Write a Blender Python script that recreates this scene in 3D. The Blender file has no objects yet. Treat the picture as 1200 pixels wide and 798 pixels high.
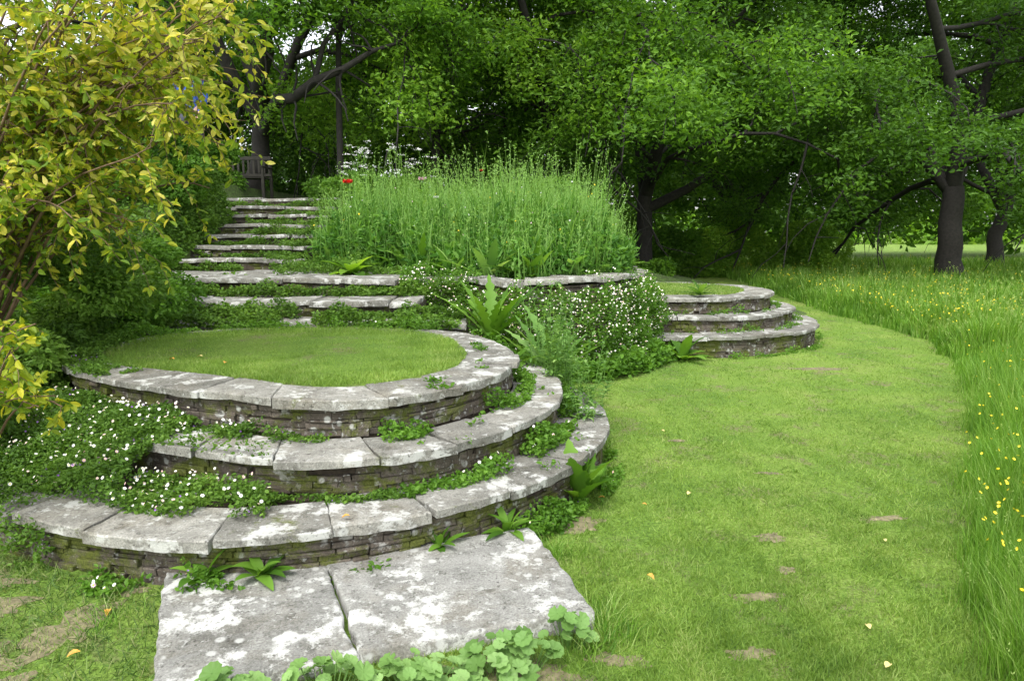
import bpy, math, random
import numpy as np
from mathutils import Vector, noise

rs = np.random.RandomState(7)
random.seed(7)
scene = bpy.context.scene
COL = scene.collection
C1 = (-1.5, 5.1)
C2 = (2.45, 11.1)
R1, R2, R3 = 1.55, 1.87, 2.2
Z1, Z2, Z3 = 0.70, 0.48, 0.27
# outline of the near platform: rounded to the lawn, flattened towards the bank, open at the back
_T={1:([-180,-165,-150,-135,-115,-95,-80,-68,-55,-20,20,45,70,90,110,130,150,180],
       [1.75,1.58,1.36,1.22,1.16,1.22,1.38,1.50,1.57,1.56,1.53,1.56,1.56,1.52,1.58,1.80,1.9,1.75]),
    2:([-180,-170,-160,-150,-135,-115,-95,-80,-68,-55,0,90,130,160,180],
       [2.9,2.5,2.05,1.76,1.53,1.46,1.55,1.73,1.83,1.88,1.87,1.87,2.2,2.8,2.9]),
    3:([-180,-165,-150,-135,-115,-95,-80,-60,0,90,130,160,180],
       [3.2,2.8,2.4,2.17,2.09,2.15,2.2,2.2,2.2,2.2,2.4,3.0,3.2])}
_G=np.arange(-180,180,1.0); _R={}
for k,(a,b) in _T.items():
    v=np.interp(_G,a,b); w=np.hanning(21); w/=w.sum()
    _R[k]=np.convolve(np.r_[v[-10:],v,v[:10]],w,'valid')
def RT(k,an,c):
    if c is C2: return np.full_like(np.asarray(an,float),(0,R1,R2,R3)[k])
    d=(np.degrees(an)+180)%360-180
    return np.interp(d,np.r_[_G,180],np.r_[_R[k],_R[k][0]])
def WD(an,c):
    if c is C2: return np.full_like(np.asarray(an,float),.44)
    d=(np.degrees(an)+180)%360-180
    return np.interp(d,[-180,-165,-150,-110,20,60,90,150,180],[.24,.30,.36,.38,.40,.22,.10,.10,.24])

# ------------------------------------------------------------------ helpers
def tag(o, label=None, cat=None, kind=None, group=None):
    if label: o["label"] = label
    if cat: o["category"] = cat
    if kind: o["kind"] = kind
    if group: o["group"] = group
    return o
def empty(name, loc):
    o = bpy.data.objects.new(name, None); o.location = loc; o.empty_display_size = 0.1
    COL.objects.link(o); return o
def parent(ch, p):
    ch.parent = p
    ch.location = Vector(ch.location) - Vector(p.location)
    return ch

class Acc:
    def __init__(s):
        s.V=[]; s.L=[]; s.S=[]; s.M=[]; s.R=[]; s.n=0
    def add(s, V, loops, sizes, mi=0, rnd=0.5):
        V=np.asarray(V,dtype=float).reshape(-1,3)
        s.V.append(V); s.L.append(np.asarray(loops,dtype=np.int64)+s.n)
        sizes=np.asarray(sizes,dtype=np.int64); s.S.append(sizes)
        s.M.append(np.full(len(sizes),mi) if np.isscalar(mi) else np.asarray(mi))
        s.R.append(np.full(len(V),rnd,dtype=float) if np.isscalar(rnd) else np.asarray(rnd,dtype=float))
        s.n+=len(V)
    def faces(s, V, F, mi=0, rnd=0.5):
        s.add(V,[i for f in F for i in f],[len(f) for f in F],mi,rnd)
    def scatter(s, T, P, X, Y, Z, rnd):
        tv, tf, tm = T
        tv=np.array(tv,dtype=float)
        tl=np.array([i for f in tf for i in f]); ts=np.array([len(f) for f in tf])
        N=len(P); nv=len(tv)
        V=(P[:,None,:]+tv[None,:,0:1]*X[:,None,:]+tv[None,:,1:2]*Y[:,None,:]+tv[None,:,2:3]*Z[:,None,:]).reshape(-1,3)
        L=(tl[None,:]+np.arange(N)[:,None]*nv).ravel()
        s.add(V,L,np.tile(ts,N),np.tile(np.array(tm),N),np.repeat(rnd,nv))
    def build(s, name, mats, smooth=False):
        V=np.concatenate(s.V); L=np.concatenate(s.L); S=np.concatenate(s.S)
        me=bpy.data.meshes.new(name)
        me.vertices.add(len(V)); me.vertices.foreach_set('co',V.astype('f4').ravel())
        me.loops.add(len(L)); me.loops.foreach_set('vertex_index',L.astype('i4'))
        me.polygons.add(len(S))
        st=np.zeros(len(S),dtype='i4'); st[1:]=np.cumsum(S)[:-1]
        me.polygons.foreach_set('loop_start',st)
        for m in mats: me.materials.append(m)
        me.polygons.foreach_set('material_index',np.concatenate(s.M).astype('i4'))
        me.polygons.foreach_set('use_smooth',np.full(len(S),smooth))
        a=me.attributes.new('rnd','FLOAT','POINT')
        a.data.foreach_set('value',np.concatenate(s.R).astype('f4'))
        me.update(calc_edges=True)
        o=bpy.data.objects.new(name,me); COL.objects.link(o)
        return o

def nrm(a): return a/(np.linalg.norm(a,axis=-1,keepdims=True)+1e-9)
def rdir(N, zs=1.0, zb=0.0, r=None):
    r=r or rs
    d=r.normal(size=(N,3)); d[:,2]=d[:,2]*zs+zb
    return nrm(d)
def frame(d, up, L, W):
    side=nrm(np.cross(d,up)); n=np.cross(side,d)
    L=np.asarray(L).reshape(-1,1); W=np.asarray(W).reshape(-1,1)
    return side*W, d*L, n*L

LEAF=([(0,0,0),(.5,.45,.1),(0,1,-.1),(-.5,.45,.1)],[(0,1,2),(0,2,3)],[0,0])
LEAF5=([(0,0,0),(.44,.3,.08),(.36,.7,.05),(0,1,-.12),(-.36,.7,.05),(-.44,.3,.08)],
       [(0,1,2,3),(0,3,4,5)],[0,0])
LEAF6=([(0,0,0),(.36,.22,.06),(.46,.5,.08),(.3,.8,.0),(0,1,-.14),(-.3,.8,.0),(-.46,.5,.08),(-.36,.22,.06),(0,.5,0)],
       [(0,1,8),(1,2,8),(2,3,8),(3,4,8),(4,5,8),(5,6,8),(6,7,8),(7,0,8)],[0]*8)
BLADE=([(-.5,0,0),(.5,0,0),(.42,.4,.08),(-.42,.4,.08),(.28,.75,.28),(-.28,.75,.28),(0,.98,.6)],
       [(0,1,2,3),(3,2,4,5),(5,4,6)],[0,0,0])
TRI=([(-.5,0,0),(.5,0,0),(0,1,.45)],[(0,1,2)],[0])
def flower_t(n=9, cup=.15, cr=.36):
    v=[(0,0,.0)]; f=[]; m=[]
    for i in range(2*n):
        a=math.pi*i/n; r=1.0 if i%2==0 else .62
        v.append((r*math.cos(a),r*math.sin(a),cup))
    for i in range(2*n):
        f.append((0,1+i,1+(i+1)%(2*n))); m.append(0)
    b=len(v); v.append((0,0,.24))
    for i in range(7):
        a=2*math.pi*i/7; v.append((cr*math.cos(a),cr*math.sin(a),.1))
    for i in range(7):
        f.append((b,b+1+i,b+1+(i+1)%7)); m.append(1)
    return v,f,m
FLOWER=flower_t()
def cupflower():
    v=[(0,0,0)]; f=[]; n=10
    for i in range(n):
        a=2*math.pi*i/n; r=1.0 if i%2==0 else .8
        v.append((r*math.cos(a),r*math.sin(a),.55))
    for i in range(n): f.append((0,1+i,1+(i+1)%n))
    return v,f,[0]*n
CUPF=cupflower()
def scallop():
    v=[(0,0,-.05)]; f=[]; n=36
    for k,rr in enumerate((.55,1.0)):
        for i in range(n):
            a=math.pi*(-.5)+2*math.pi*(i+.5)/n
            lob=1-.14*abs(math.cos(a*4.5+math.pi/4)) if k else 1
            back=abs(((a+math.pi*.5)%(2*math.pi))-math.pi)/math.pi
            notch=1-.75*max(0,(back-.93)/.07) if back>.93 else 1
            r=rr*lob*notch
            v.append((r*math.cos(a),r*math.sin(a),.16*rr*rr+.05*rr*math.cos(a*9)))
    for i in range(n):
        j=(i+1)%n
        f.append((0,1+i,1+j)); f.append((1+i,1+n+i,1+n+j,1+j))
    return v,f,[0]*len(f)
SCAL=scallop()

def tube(acc, pts, rad, sides=7, mi=0, rnd=0.5):
    pts=np.asarray(pts,dtype=float); n=len(pts)
    t=np.gradient(pts,axis=0); t=nrm(t)
    up=np.array([0.31,0.17,0.93]) if abs(t[0][2])<.9 else np.array([1,0.1,0])
    V=[]
    a=np.arange(sides)/sides*2*math.pi
    for i in range(n):
        s=nrm(np.cross(t[i],up)); w=np.cross(s,t[i])
        V.append(pts[i]+rad[i]*(np.cos(a)[:,None]*s+np.sin(a)[:,None]*w))
    V=np.concatenate(V)
    L=[]
    for i in range(n-1):
        for k in range(sides):
            k2=(k+1)%sides
            L+= [i*sides+k,i*sides+k2,(i+1)*sides+k2,(i+1)*sides+k]
    acc.add(V,L,[4]*((n-1)*sides),mi,rnd)

# ------------------------------------------------------------------ materials
def mat_base(name):
    m=bpy.data.materials.new(name); m.use_nodes=True
    nt=m.node_tree; nt.nodes.clear()
    out=nt.nodes.new('ShaderNodeOutputMaterial')
    return m,nt,out
def ramp(nt,fac,stops):
    r=nt.nodes.new('ShaderNodeValToRGB')
    e=r.color_ramp.elements
    while len(e)<len(stops): e.new(.5)
    for i,(p,c) in enumerate(stops):
        e[i].position=p; e[i].color=(*c,1) if len(c)==3 else c
    nt.links.new(fac,r.inputs[0]); return r.outputs[0]
def nz(nt,vec,scale,detail=4,rough=.6,dist=0):
    n=nt.nodes.new('ShaderNodeTexNoise'); n.inputs['Scale'].default_value=scale
    n.inputs['Detail'].default_value=detail; n.inputs['Roughness'].default_value=rough
    n.inputs['Distortion'].default_value=dist
    nt.links.new(vec,n.inputs['Vector']); return n.outputs[0]
def vor(nt,vec,scale):
    n=nt.nodes.new('ShaderNodeTexVoronoi'); n.inputs['Scale'].default_value=scale
    nt.links.new(vec,n.inputs['Vector']); return n.outputs['Distance']
def mixc(nt,fac,a,b,mode='MIX'):
    m=nt.nodes.new('ShaderNodeMixRGB'); m.blend_type=mode
    for i,x in enumerate((fac,a,b)):
        if hasattr(x,'is_linked'): nt.links.new(x,m.inputs[i])
        elif i==0: m.inputs[0].default_value=x
        else: m.inputs[i].default_value=(*x,1)
    return m.outputs[0]
def coords(nt):
    return nt.nodes.new('ShaderNodeNewGeometry').outputs['Position']
def attr(nt,n='rnd'):
    a=nt.nodes.new('ShaderNodeAttribute'); a.attribute_name=n; return a.outputs['Fac']
def bump(nt,h,strength,dist=.01):
    b=nt.nodes.new('ShaderNodeBump'); b.inputs['Strength'].default_value=strength
    b.inputs['Distance'].default_value=dist; nt.links.new(h,b.inputs['Height']); return b.outputs[0]
def leaf_mat(name,cols,trans=.35,rough=.55,spec=.3,varscale=2.0):
    m,nt,out=mat_base(name)
    n=len(cols)
    c=ramp(nt,attr(nt),[(i/(n-1),cols[i]) for i in range(n)])
    v=nz(nt,coords(nt),varscale,2)
    c=mixc(nt,ramp(nt,v,[(.35,(.0,.0,.0)),(.65,(.7,.7,.7))]),c,mixc(nt,1,c,(.58,.66,.55),'MULTIPLY'))
    p=nt.nodes.new('ShaderNodeBsdfPrincipled'); p.inputs['Roughness'].default_value=rough
    p.inputs['Specular IOR Level'].default_value=spec
    nt.links.new(c,p.inputs['Base Color'])
    t=nt.nodes.new('ShaderNodeBsdfTranslucent')
    nt.links.new(mixc(nt,1,c,(1.4,1.35,.6),'MULTIPLY'),t.inputs['Color'])
    mx=nt.nodes.new('ShaderNodeMixShader'); mx.inputs[0].default_value=trans
    nt.links.new(p.outputs[0],mx.inputs[1]); nt.links.new(t.outputs[0],mx.inputs[2])
    nt.links.new(mx.outputs[0],out.inputs[0]); return m
def plain(name,col,rough=.6,var=.25,scale=8,bs=.2):
    m,nt,out=mat_base(name)
    p=nt.nodes.new('ShaderNodeBsdfPrincipled'); p.inputs['Roughness'].default_value=rough
    f=nz(nt,coords(nt),scale,5)
    c=ramp(nt,f,[(.3,tuple(x*(1-var) for x in col)),(.7,tuple(min(1,x*(1+var)) for x in col))])
    nt.links.new(c,p.inputs['Base Color'])
    if bs: nt.links.new(bump(nt,f,bs),p.inputs['Normal'])
    nt.links.new(p.outputs[0],out.inputs[0]); return m
def stone_mat(name,d,l,lich=.56,moss=.6,lc=(.45,.455,.425),lk=.75,lsc=6.0,av=.25):
    m,nt,out=mat_base(name); P=coords(nt)
    p=nt.nodes.new('ShaderNodeBsdfPrincipled'); p.inputs['Roughness'].default_value=.92
    p.inputs['Specular IOR Level'].default_value=.12
    f=nz(nt,P,4,10,.72,.3)
    c=ramp(nt,f,[(.30,d),(.5,tuple((a+b)/2 for a,b in zip(d,l))),(.70,l)])
    c=mixc(nt,attr(nt),mixc(nt,1,c,(1-av,1-av,1-av*1.08),'MULTIPLY'),mixc(nt,1,c,(1+av*.8,1+av*.78,1+av*.7),'MULTIPLY'))
    g=nz(nt,P,110,5,.75)
    c=mixc(nt,.7,c,ramp(nt,g,[(.3,(.2,.2,.2)),(.7,(.85,.85,.85))]),'OVERLAY')
    c=mixc(nt,ramp(nt,nz(nt,P,2.6,8,.7,.6),[(.50,(0,0,0)),(.62,(.5,.5,.5))]),c,mixc(nt,1,c,(.66,.60,.50),'MULTIPLY'))
    mid=nz(nt,P,13,9,.74,.2)
    c=mixc(nt,ramp(nt,mid,[(.51,(0,0,0)),(.64,(.8,.8,.8))]),c,mixc(nt,1,c,(.40,.39,.36),'MULTIPLY'))
    lf=nz(nt,P,lsc,14,.70,.05)
    c=mixc(nt,ramp(nt,lf,[(lich-.01,(0,0,0)),(lich+.04,(lk,lk,lk))]),c,mixc(nt,g,lc,tuple(min(1,x*1.38) for x in lc)))
    # rounded lichen rosettes
    vd=vor(nt,P,15); msk=ramp(nt,nz(nt,P,5.5,4,.6),[(.50,(0,0,0)),(.56,(1,1,1))])
    spot=ramp(nt,vd,[(.22,(.8,.8,.8)),(.34,(0,0,0))])
    c=mixc(nt,mixc(nt,1,spot,msk,'MULTIPLY'),c,lc)
    lf2=nz(nt,P,26,7,.62,.1)
    c=mixc(nt,ramp(nt,lf2,[(.59,(0,0,0)),(.66,(.65,.65,.65))]),c,lc)
    c=mixc(nt,ramp(nt,nz(nt,P,40,5,.6),[(.60,(0,0,0)),(.68,(.75,.75,.75))]),c,(.055,.052,.045))
    mf=nz(nt,P,3.1,12,.78,.4)
    c=mixc(nt,ramp(nt,mf,[(moss,(0,0,0)),(moss+.08,(.9,.9,.9))]),c,ramp(nt,g,[(.3,(.03,.045,.008)),(.7,(.15,.17,.03))]))
    nt.links.new(c,p.inputs['Base Color'])
    h=mixc(nt,.5,mid,g)
    b=nt.nodes.new('ShaderNodeBump'); b.inputs['Strength'].default_value=.8; b.inputs['Distance'].default_value=.012
    nt.links.new(h,b.inputs['Height']); nt.links.new(b.outputs[0],p.inputs['Normal'])
    nt.links.new(p.outputs[0],out.inputs[0]); return m

M_slab=stone_mat('stone_lichen',(.145,.145,.135),(.30,.30,.28),.54,.65,(.47,.475,.445),.8,5.0)
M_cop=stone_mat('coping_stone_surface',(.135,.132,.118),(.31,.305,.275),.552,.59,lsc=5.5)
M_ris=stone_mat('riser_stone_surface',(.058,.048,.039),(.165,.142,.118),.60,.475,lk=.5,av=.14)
M_soil=plain('soil',(.055,.042,.028),.95,.5,25,.8)
M_patch=plain('worn_earth',(.17,.15,.08),.95,.5,30,.9)
M_bark=plain('bark',(.018,.0155,.013),.9,.5,14,.9)
M_twig=plain('twig_bark',(.14,.085,.05),.7,.4,20,.3)
M_tree=leaf_mat('tree_leaves',[(.026,.072,.007),(.058,.14,.013),(.10,.22,.02),(.17,.33,.032)],.43,varscale=.8)
M_tree2=leaf_mat('tree_leaves_fresh',[(.038,.10,.01),(.085,.195,.018),(.15,.305,.028),(.25,.44,.052)],.47,varscale=.8)
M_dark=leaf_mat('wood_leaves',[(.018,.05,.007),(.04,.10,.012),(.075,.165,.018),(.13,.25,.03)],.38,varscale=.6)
M_lime=leaf_mat('lime_leaves',[(.07,.165,.015),(.145,.29,.027),(.23,.41,.04),(.35,.53,.075)],.45,varscale=.8)
M_gold=leaf_mat('golden_leaves',[(.07,.16,.015),(.16,.27,.02),(.36,.42,.04),(.66,.58,.08),(.85,.76,.30)],.45)
M_yel=leaf_mat('yellow_leaves',[(.13,.24,.02),(.36,.42,.03),(.68,.60,.05),(.85,.74,.15)],.45)
M_cover=leaf_mat('cover_leaves',[(.045,.10,.013),(.085,.18,.02),(.145,.27,.035),(.22,.36,.06)],.35)
M_weed=leaf_mat('weed_leaves',[(.06,.15,.014),(.12,.26,.025),(.20,.37,.05)],.4)
M_blue=leaf_mat('wispy_leaves',[(.07,.17,.03),(.13,.27,.06),(.21,.38,.09),(.30,.47,.14)],.4)
M_bed=leaf_mat('bed_leaves',[(.04,.12,.02),(.09,.23,.035),(.18,.36,.065),(.33,.52,.15)],.42)
M_alch=leaf_mat('mantle_leaves',[(.12,.23,.05),(.19,.34,.09),(.28,.44,.15)],.3)
M_grass=leaf_mat('lawn_blades',[(.095,.18,.028),(.18,.305,.048),(.28,.41,.08),(.48,.52,.22)],.4,varscale=1.3)
M_rough=leaf_mat('rough_blades',[(.05,.10,.02),(.09,.18,.03),(.16,.26,.05),(.32,.32,.15)],.3,varscale=1.3)
M_mead=leaf_mat('meadow_blades',[(.07,.18,.02),(.14,.30,.03),(.23,.41,.055),(.46,.55,.22)],.45,varscale=.8)
M_white=plain('white_petals',(.85,.84,.82),.6,.05,5,0)
M_pink=plain('pink_petals',(.75,.50,.58),.6,.1,5,0)
M_yc=plain('yellow_petals',(.85,.66,.03),.5,.08,5,0)
M_red=plain('red_petals',(.70,.03,.02),.5,.2,5,0)
M_viol=plain('violet_petals',(.22,.10,.35),.5,.2,5,0)
M_orange=plain('dry_leaf',(.60,.30,.05),.6,.35,30,.1)
M_yleaf=plain('dry_leaf_pale',(.65,.52,.20),.6,.3,30,.1)
M_bench=plain('bench_wood',(.04,.036,.026),.75,.35,10,.3)

def ground_mat():
    m,nt,out=mat_base('lawn_ground'); P=coords(nt)
    p=nt.nodes.new('ShaderNodeBsdfPrincipled'); p.inputs['Roughness'].default_value=.95
    p.inputs['Specular IOR Level'].default_value=.1
    a=nz(nt,P,.9,6,.6,.3)
    c=ramp(nt,a,[(.3,(.11,.20,.035)),(.5,(.16,.26,.045)),(.7,(.23,.31,.07))])
    f=nz(nt,P,60,6,.8)
    c=mixc(nt,.9,c,ramp(nt,f,[(.3,(.08,.08,.08)),(.72,(.9,.9,.9))]),'OVERLAY')
    d=nz(nt,P,2.6,10,.75,.2)
    c=mixc(nt,ramp(nt,d,[(.53,(0,0,0)),(.64,(.7,.7,.7))]),c,ramp(nt,f,[(.3,(.11,.085,.055)),(.7,(.28,.23,.15))]))
    nt.links.new(c,p.inputs['Base Color'])
    nt.links.new(bump(nt,f,.8,.02),p.inputs['Normal'])
    nt.links.new(p.outputs[0],out.inputs[0]); return m
M_lawn=ground_mat()

# ------------------------------------------------------------------ terrain
def lawnH(x,y):
    return .02*np.sin(1.3*x+.5)*np.sin(1.1*y+1)+.012*np.sin(2.9*x+y)+.02*np.sin(.5*y)
g=np.linspace(-1,1,300)
s=np.sinh(g*5.2)/np.sinh(5.2)*400
X,Y=np.meshgrid(s+1,s+5)
Zg=lawnH(X,Y)*np.exp(-((X-1)**2+(Y-5)**2)/3000)
A=Acc(); n=300
idx=np.arange(n*n).reshape(n,n)
q=np.stack([idx[:-1,:-1],idx[:-1,1:],idx[1:,1:],idx[1:,:-1]],-1).reshape(-1,4)
A.add(np.stack([X,Y,Zg],-1).reshape(-1,3),q.ravel(),[4]*len(q))
o=A.build('lawn',[M_lawn],True); tag(o,'closely mown lawn with worn earthy patches','lawn','structure')

def wallY(x):
    return np.interp(x,[-3,-1.3,-.95,-.6,-.2,.3,.8,1.25,1.6,1.75],[9.4,8.25,8.25,8.0,7.75,7.7,7.95,8.4,9.0,9.4])
STEPS=[(9.75,1.22),(10.25,1.38),(10.75,1.54),(11.25,1.70),(11.75,1.86),(12.25,2.02),(12.75,2.18)]
XS=-2.95
def Hup(x,y):
    z=np.full_like(x,-.3)
    zl=np.interp(y,[2.8,3.6,5.0,8,10,12,45],[-.2,.1,.6,1.0,2.1,2.45,2.6])*np.clip((-x-3.3)/.8,0,1)-.02
    z=np.where((x<-3.3)&(y<9),zl,z)
    z=np.where(x<-5.6,np.interp(y,[2.8,3.6,5.0,8,10,12,45],[-.2,.2,.7,1.1,2.3,2.5,2.6]),z)
    z=np.where((x>-5.6)&(x<-1.3)&(y>8.1)&(y<=9.6),.92,z)
    fl=(x>=-5.6)&(x<XS)&(y>9.6)
    z=np.where(fl,np.interp(y,[9.6,9.9,12.9,13.2,45],[.9,1.0,2.0,2.12,2.5]),z)
    bk2=(x<-4.68)&(y>9.3)&(y<11.62)
    z=np.where(bk2,np.interp(y,[9.3,10.4,11.7],[1.3,2.28,2.48]),z)
    bed=(x>=XS)&(x<=1.7)&(y>wallY(x)+.15)&(y>np.where(x<-1.3,9.5,0))
    z=np.where(bed,np.interp(y,[8.3,9.5,13,16,45],[1.0,1.08,1.40,2.0,2.4]),z)
    rt=(x>1.7)&(y>13.0)
    z=np.where(rt,np.interp(x,[1.7,7],[1.0,-.15])*np.clip((y-13.0)/3,0,1)*1.0-.05,z)
    bk=(x>-2)&(x<=1.7)&(y>16)
    z=np.where(bk,np.interp(x,[-2,1.7],[2.1,1.0]),z)
    return z+.03*np.sin(3*x+1)*np.sin(2.6*y)
gx=np.arange(-30,9,.12); gy=np.arange(2.8,46,.12)
X,Y=np.meshgrid(gx,gy); Zt=Hup(X,Y)
idx=np.arange(X.size).reshape(X.shape)
q=np.stack([idx[:-1,:-1],idx[:-1,1:],idx[1:,1:],idx[1:,:-1]],-1).reshape(-1,4)
zq=Zt.ravel()[q].max(1); q=q[zq>-.1]
A=Acc(); A.add(np.stack([X,Y,Zt],-1).reshape(-1,3),q.ravel(),[4]*len(q))
def bank_mat():
    m,nt,out=mat_base('bank_ground'); P=coords(nt)
    p=nt.nodes.new('ShaderNodeBsdfPrincipled'); p.inputs['Roughness'].default_value=.95
    f=nz(nt,P,20,6,.7)
    c=ramp(nt,f,[(.35,(.04,.035,.015)),(.5,(.05,.09,.015)),(.7,(.11,.19,.03))])
    nt.links.new(c,p.inputs['Base Color']); nt.links.new(bump(nt,f,.9,.03),p.inputs['Normal'])
    nt.links.new(p.outputs[0],out.inputs[0]); return m
M_bank=bank_mat()
o=A.build('terrace_terrain',[M_bank],True); tag(o,'raised planted terrace bank behind the steps','terrain','structure')

PATCH=[(1.09,2.92,.10,.05),(2.09,3.75,.10,.04),(1.35,3.50,.09,.045),(.92,2.5,.08,.05),(1.30,3.15,.05,.03),(1.7,4.5,.07,.03),(1.25,5.2,.08,.03),
 (3.6,8.2,.3,.08),(.38,3.72,.12,.10),
 (-1.78,2.62,.12,.18),(-2.02,2.42,.16,.12),(-1.80,2.25,.12,.10),(-2.25,2.75,.18,.11),(-1.72,2.95,.09,.06),(-2.4,3.0,.2,.06),(.40,2.45,.10,.05),(-.1,2.3,.35,.12),(-.7,2.15,.3,.12)]
def patchmask(x,y,g_=1.0):
    m=np.zeros(len(x),bool)
    for (px,py,a,b) in PATCH: m|=((x-px)/a)**2+((y-py)/b)**2<g_*(.6+.6*np.sin(x*67+py*9)*np.sin(y*71+1))
    return m
A=Acc(); rg=random.Random(4)
for (px,py,a,b) in PATCH:
    n=40; ph=[rg.uniform(0,6.28) for _ in range(4)]
    V=[(px,py,float(lawnH(px,py))+.007)]
    for ring in (.5,1.0):
        for i in range(n):
            t=2*math.pi*i/n; q_=ring*(1+.28*math.sin(2*t+ph[0])+.2*math.sin(5*t+ph[1])+.14*math.sin(9*t+ph[2])+.08*math.sin(17*t+ph[3]))
            x=px+a*q_*math.cos(t); y=py+b*q_*math.sin(t); V.append((x,y,float(lawnH(x,y))+(.007 if ring<1 else .002)))
    F=[(0,1+i,1+(i+1)%n) for i in range(n)]+[(1+i,1+n+i,1+n+(i+1)%n,1+(i+1)%n) for i in range(n)]
    A.faces(V,F)
o=A.build('bare_ground',[M_patch],True); tag(o,'worn patches of bare brown earth in the lawn','ground','structure')

# ------------------------------------------------------------------ stones
def block(acc, mp, ztop, th, nu, nv, rnd, wob=.006, tilt=(0,0), inset=.006):
    us=[0,0,.0]+list(np.linspace(0,1,nu+1)[1:-1])+[1,1,1]
    vs=[0,0,.0]+list(np.linspace(0,1,nv+1)[1:-1])+[1,1,1]
    x0,y0=mp(0,.5); x1,y1=mp(1,.5); xa,ya=mp(.5,0); xb,yb=mp(.5,1)
    lu=math.hypot(x1-x0,y1-y0)+1e-6; lv=math.hypot(xb-xa,yb-ya)+1e-6
    V=[]; nu_=len(us); nv_=len(vs); seed=rnd*57
    for i,u in enumerate(us):
        for j,v in enumerate(vs):
            k=min(i,nu_-1-i,j,nv_-1-j)
            uu,vv=u,v
            if i==2: uu=inset/lu
            if i==nu_-3: uu=1-inset/lu
            if j==2: vv=inset/lv
            if j==nv_-3: vv=1-inset/lv
            x,y=mp(uu,vv)
            p=Vector((x*3+seed,y*3,0)); q_=Vector((x*14+seed,y*14,5))
            dx=noise.noise(p)*wob*2+noise.noise(q_)*wob*1.5; dy=noise.noise(p+Vector((9,9,9)))*wob*2+noise.noise(q_+Vector((4,4,4)))*wob*1.5
            zz=ztop+(u-.5)*tilt[0]+(v-.5)*tilt[1]
            if k==0: zz-=th*(1+.2*noise.noise(q_*.6))
            elif k==1: zz-=inset*(1.0+.9*noise.noise(q_))
            else: zz+=noise.noise(Vector((x*5,y*5,seed)))*.003+noise.noise(Vector((x*22,y*22,seed)))*.0015
            V.append((x+dx,y+dy,zz))
    F=[]
    for i in range(nu_-1):
        for j in range(nv_-1):
            F.append((i*nv_+j,(i+1)*nv_+j,(i+1)*nv_+j+1,i*nv_+j+1))
    acc.faces(V,F,0,rnd)

def ring_copings(acc,c,k,z,th,a0,a1,rng,slen=(.4,.75)):
    a=a0
    while a<a1-.03:
        Rr=float(RT(k,a,c))
        L=rng.uniform(*slen)/Rr; b=min(a+L,a1)
        if a1-b<.12: b=a1
        gap=.005/Rr; wd=(None,None,.35,.40)[k]; jw=rng.uniform(-.03,.03) ; jo=rng.uniform(-.018,.018)
        def mp(s_,t,a=a+gap,b=b-gap,jw=jw,jo=jo,wd=wd):
            an=b+(a-b)*s_; ro=float(RT(k,an,c)); w_=wd if wd else float(WD(an,c))
            ri=ro-w_+jw*(1 if w_>.3 else .2); r=ri+(ro+jo-ri)*t
            return c[0]+r*math.cos(an),c[1]+r*math.sin(an)
        block(acc,mp,z+rng.uniform(-.007,.007),th+rng.uniform(-.008,.010),max(6,int((b-a)*Rr/.04)),7,rng.random(),wob=.007,tilt=(rng.uniform(-.012,.012),rng.uniform(-.014,.008)))
        a=b

def boxv(acc,p0,p1,nx,ny,z0,z1,depth,rng):
    j=lambda s=.005: rng.uniform(-s,s)
    pr=rng.uniform(-.012,.014)
    V=[]
    for z in (z0,z1):
        for (px,py) in (p0,p1):
            V.append((px+nx*(pr+j())+j(.004),py+ny*(pr+j()),z+j(.004)))
        for (px,py) in (p1,p0):
            V.append((px-nx*depth,py-ny*depth,z))
    acc.faces(V,[(0,1,5,4),(4,5,6,7),(3,2,1,0),(1,2,6,5),(2,3,7,6),(3,0,4,7)],0,rng.random())

def riser_arc(acc,c,k,z0,z1,a0,a1,rng):
    z=z0
    while z<z1-.006:
        h=min(rng.choice([.016,.022,.03,.036,.042])+rng.uniform(-.003,.004),z1-z)
        a=a0+rng.uniform(-.05,0)
        while a<a1:
            ra=float(RT(k,a,c))-.05; b=a+rng.uniform(.03,.26)/ra; rb=float(RT(k,b,c))-.05
            p0=(c[0]+ra*math.cos(a+.001),c[1]+ra*math.sin(a+.001)); p1=(c[0]+rb*math.cos(b-.001),c[1]+rb*math.sin(b-.001))
            tx,ty=p1[0]-p0[0],p1[1]-p0[1]; l=math.hypot(tx,ty)
            if rng.random()>.03: boxv(acc,p0,p1,ty/l,-tx/l,z+.0005,z+h-.0005,.08,rng)
            a=b
        z+=h
def disc(acc,c,k,off,z0,z1,mi=0,n=120):
    V=[(c[0],c[1],z1)]
    for zz in (z1,z0):
        for i in range(n):
            a=2*math.pi*i/n-math.pi; r=float(RT(k,a,c))-off; V.append((c[0]+r*math.cos(a),c[1]+r*math.sin(a),zz))
    F=[(0,1+i,1+(i+1)%n) for i in range(n)]+[(1+i,1+n+i,1+n+(i+1)%n,1+(i+1)%n) for i in range(n)]
    acc.faces(V,F,mi)

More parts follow.
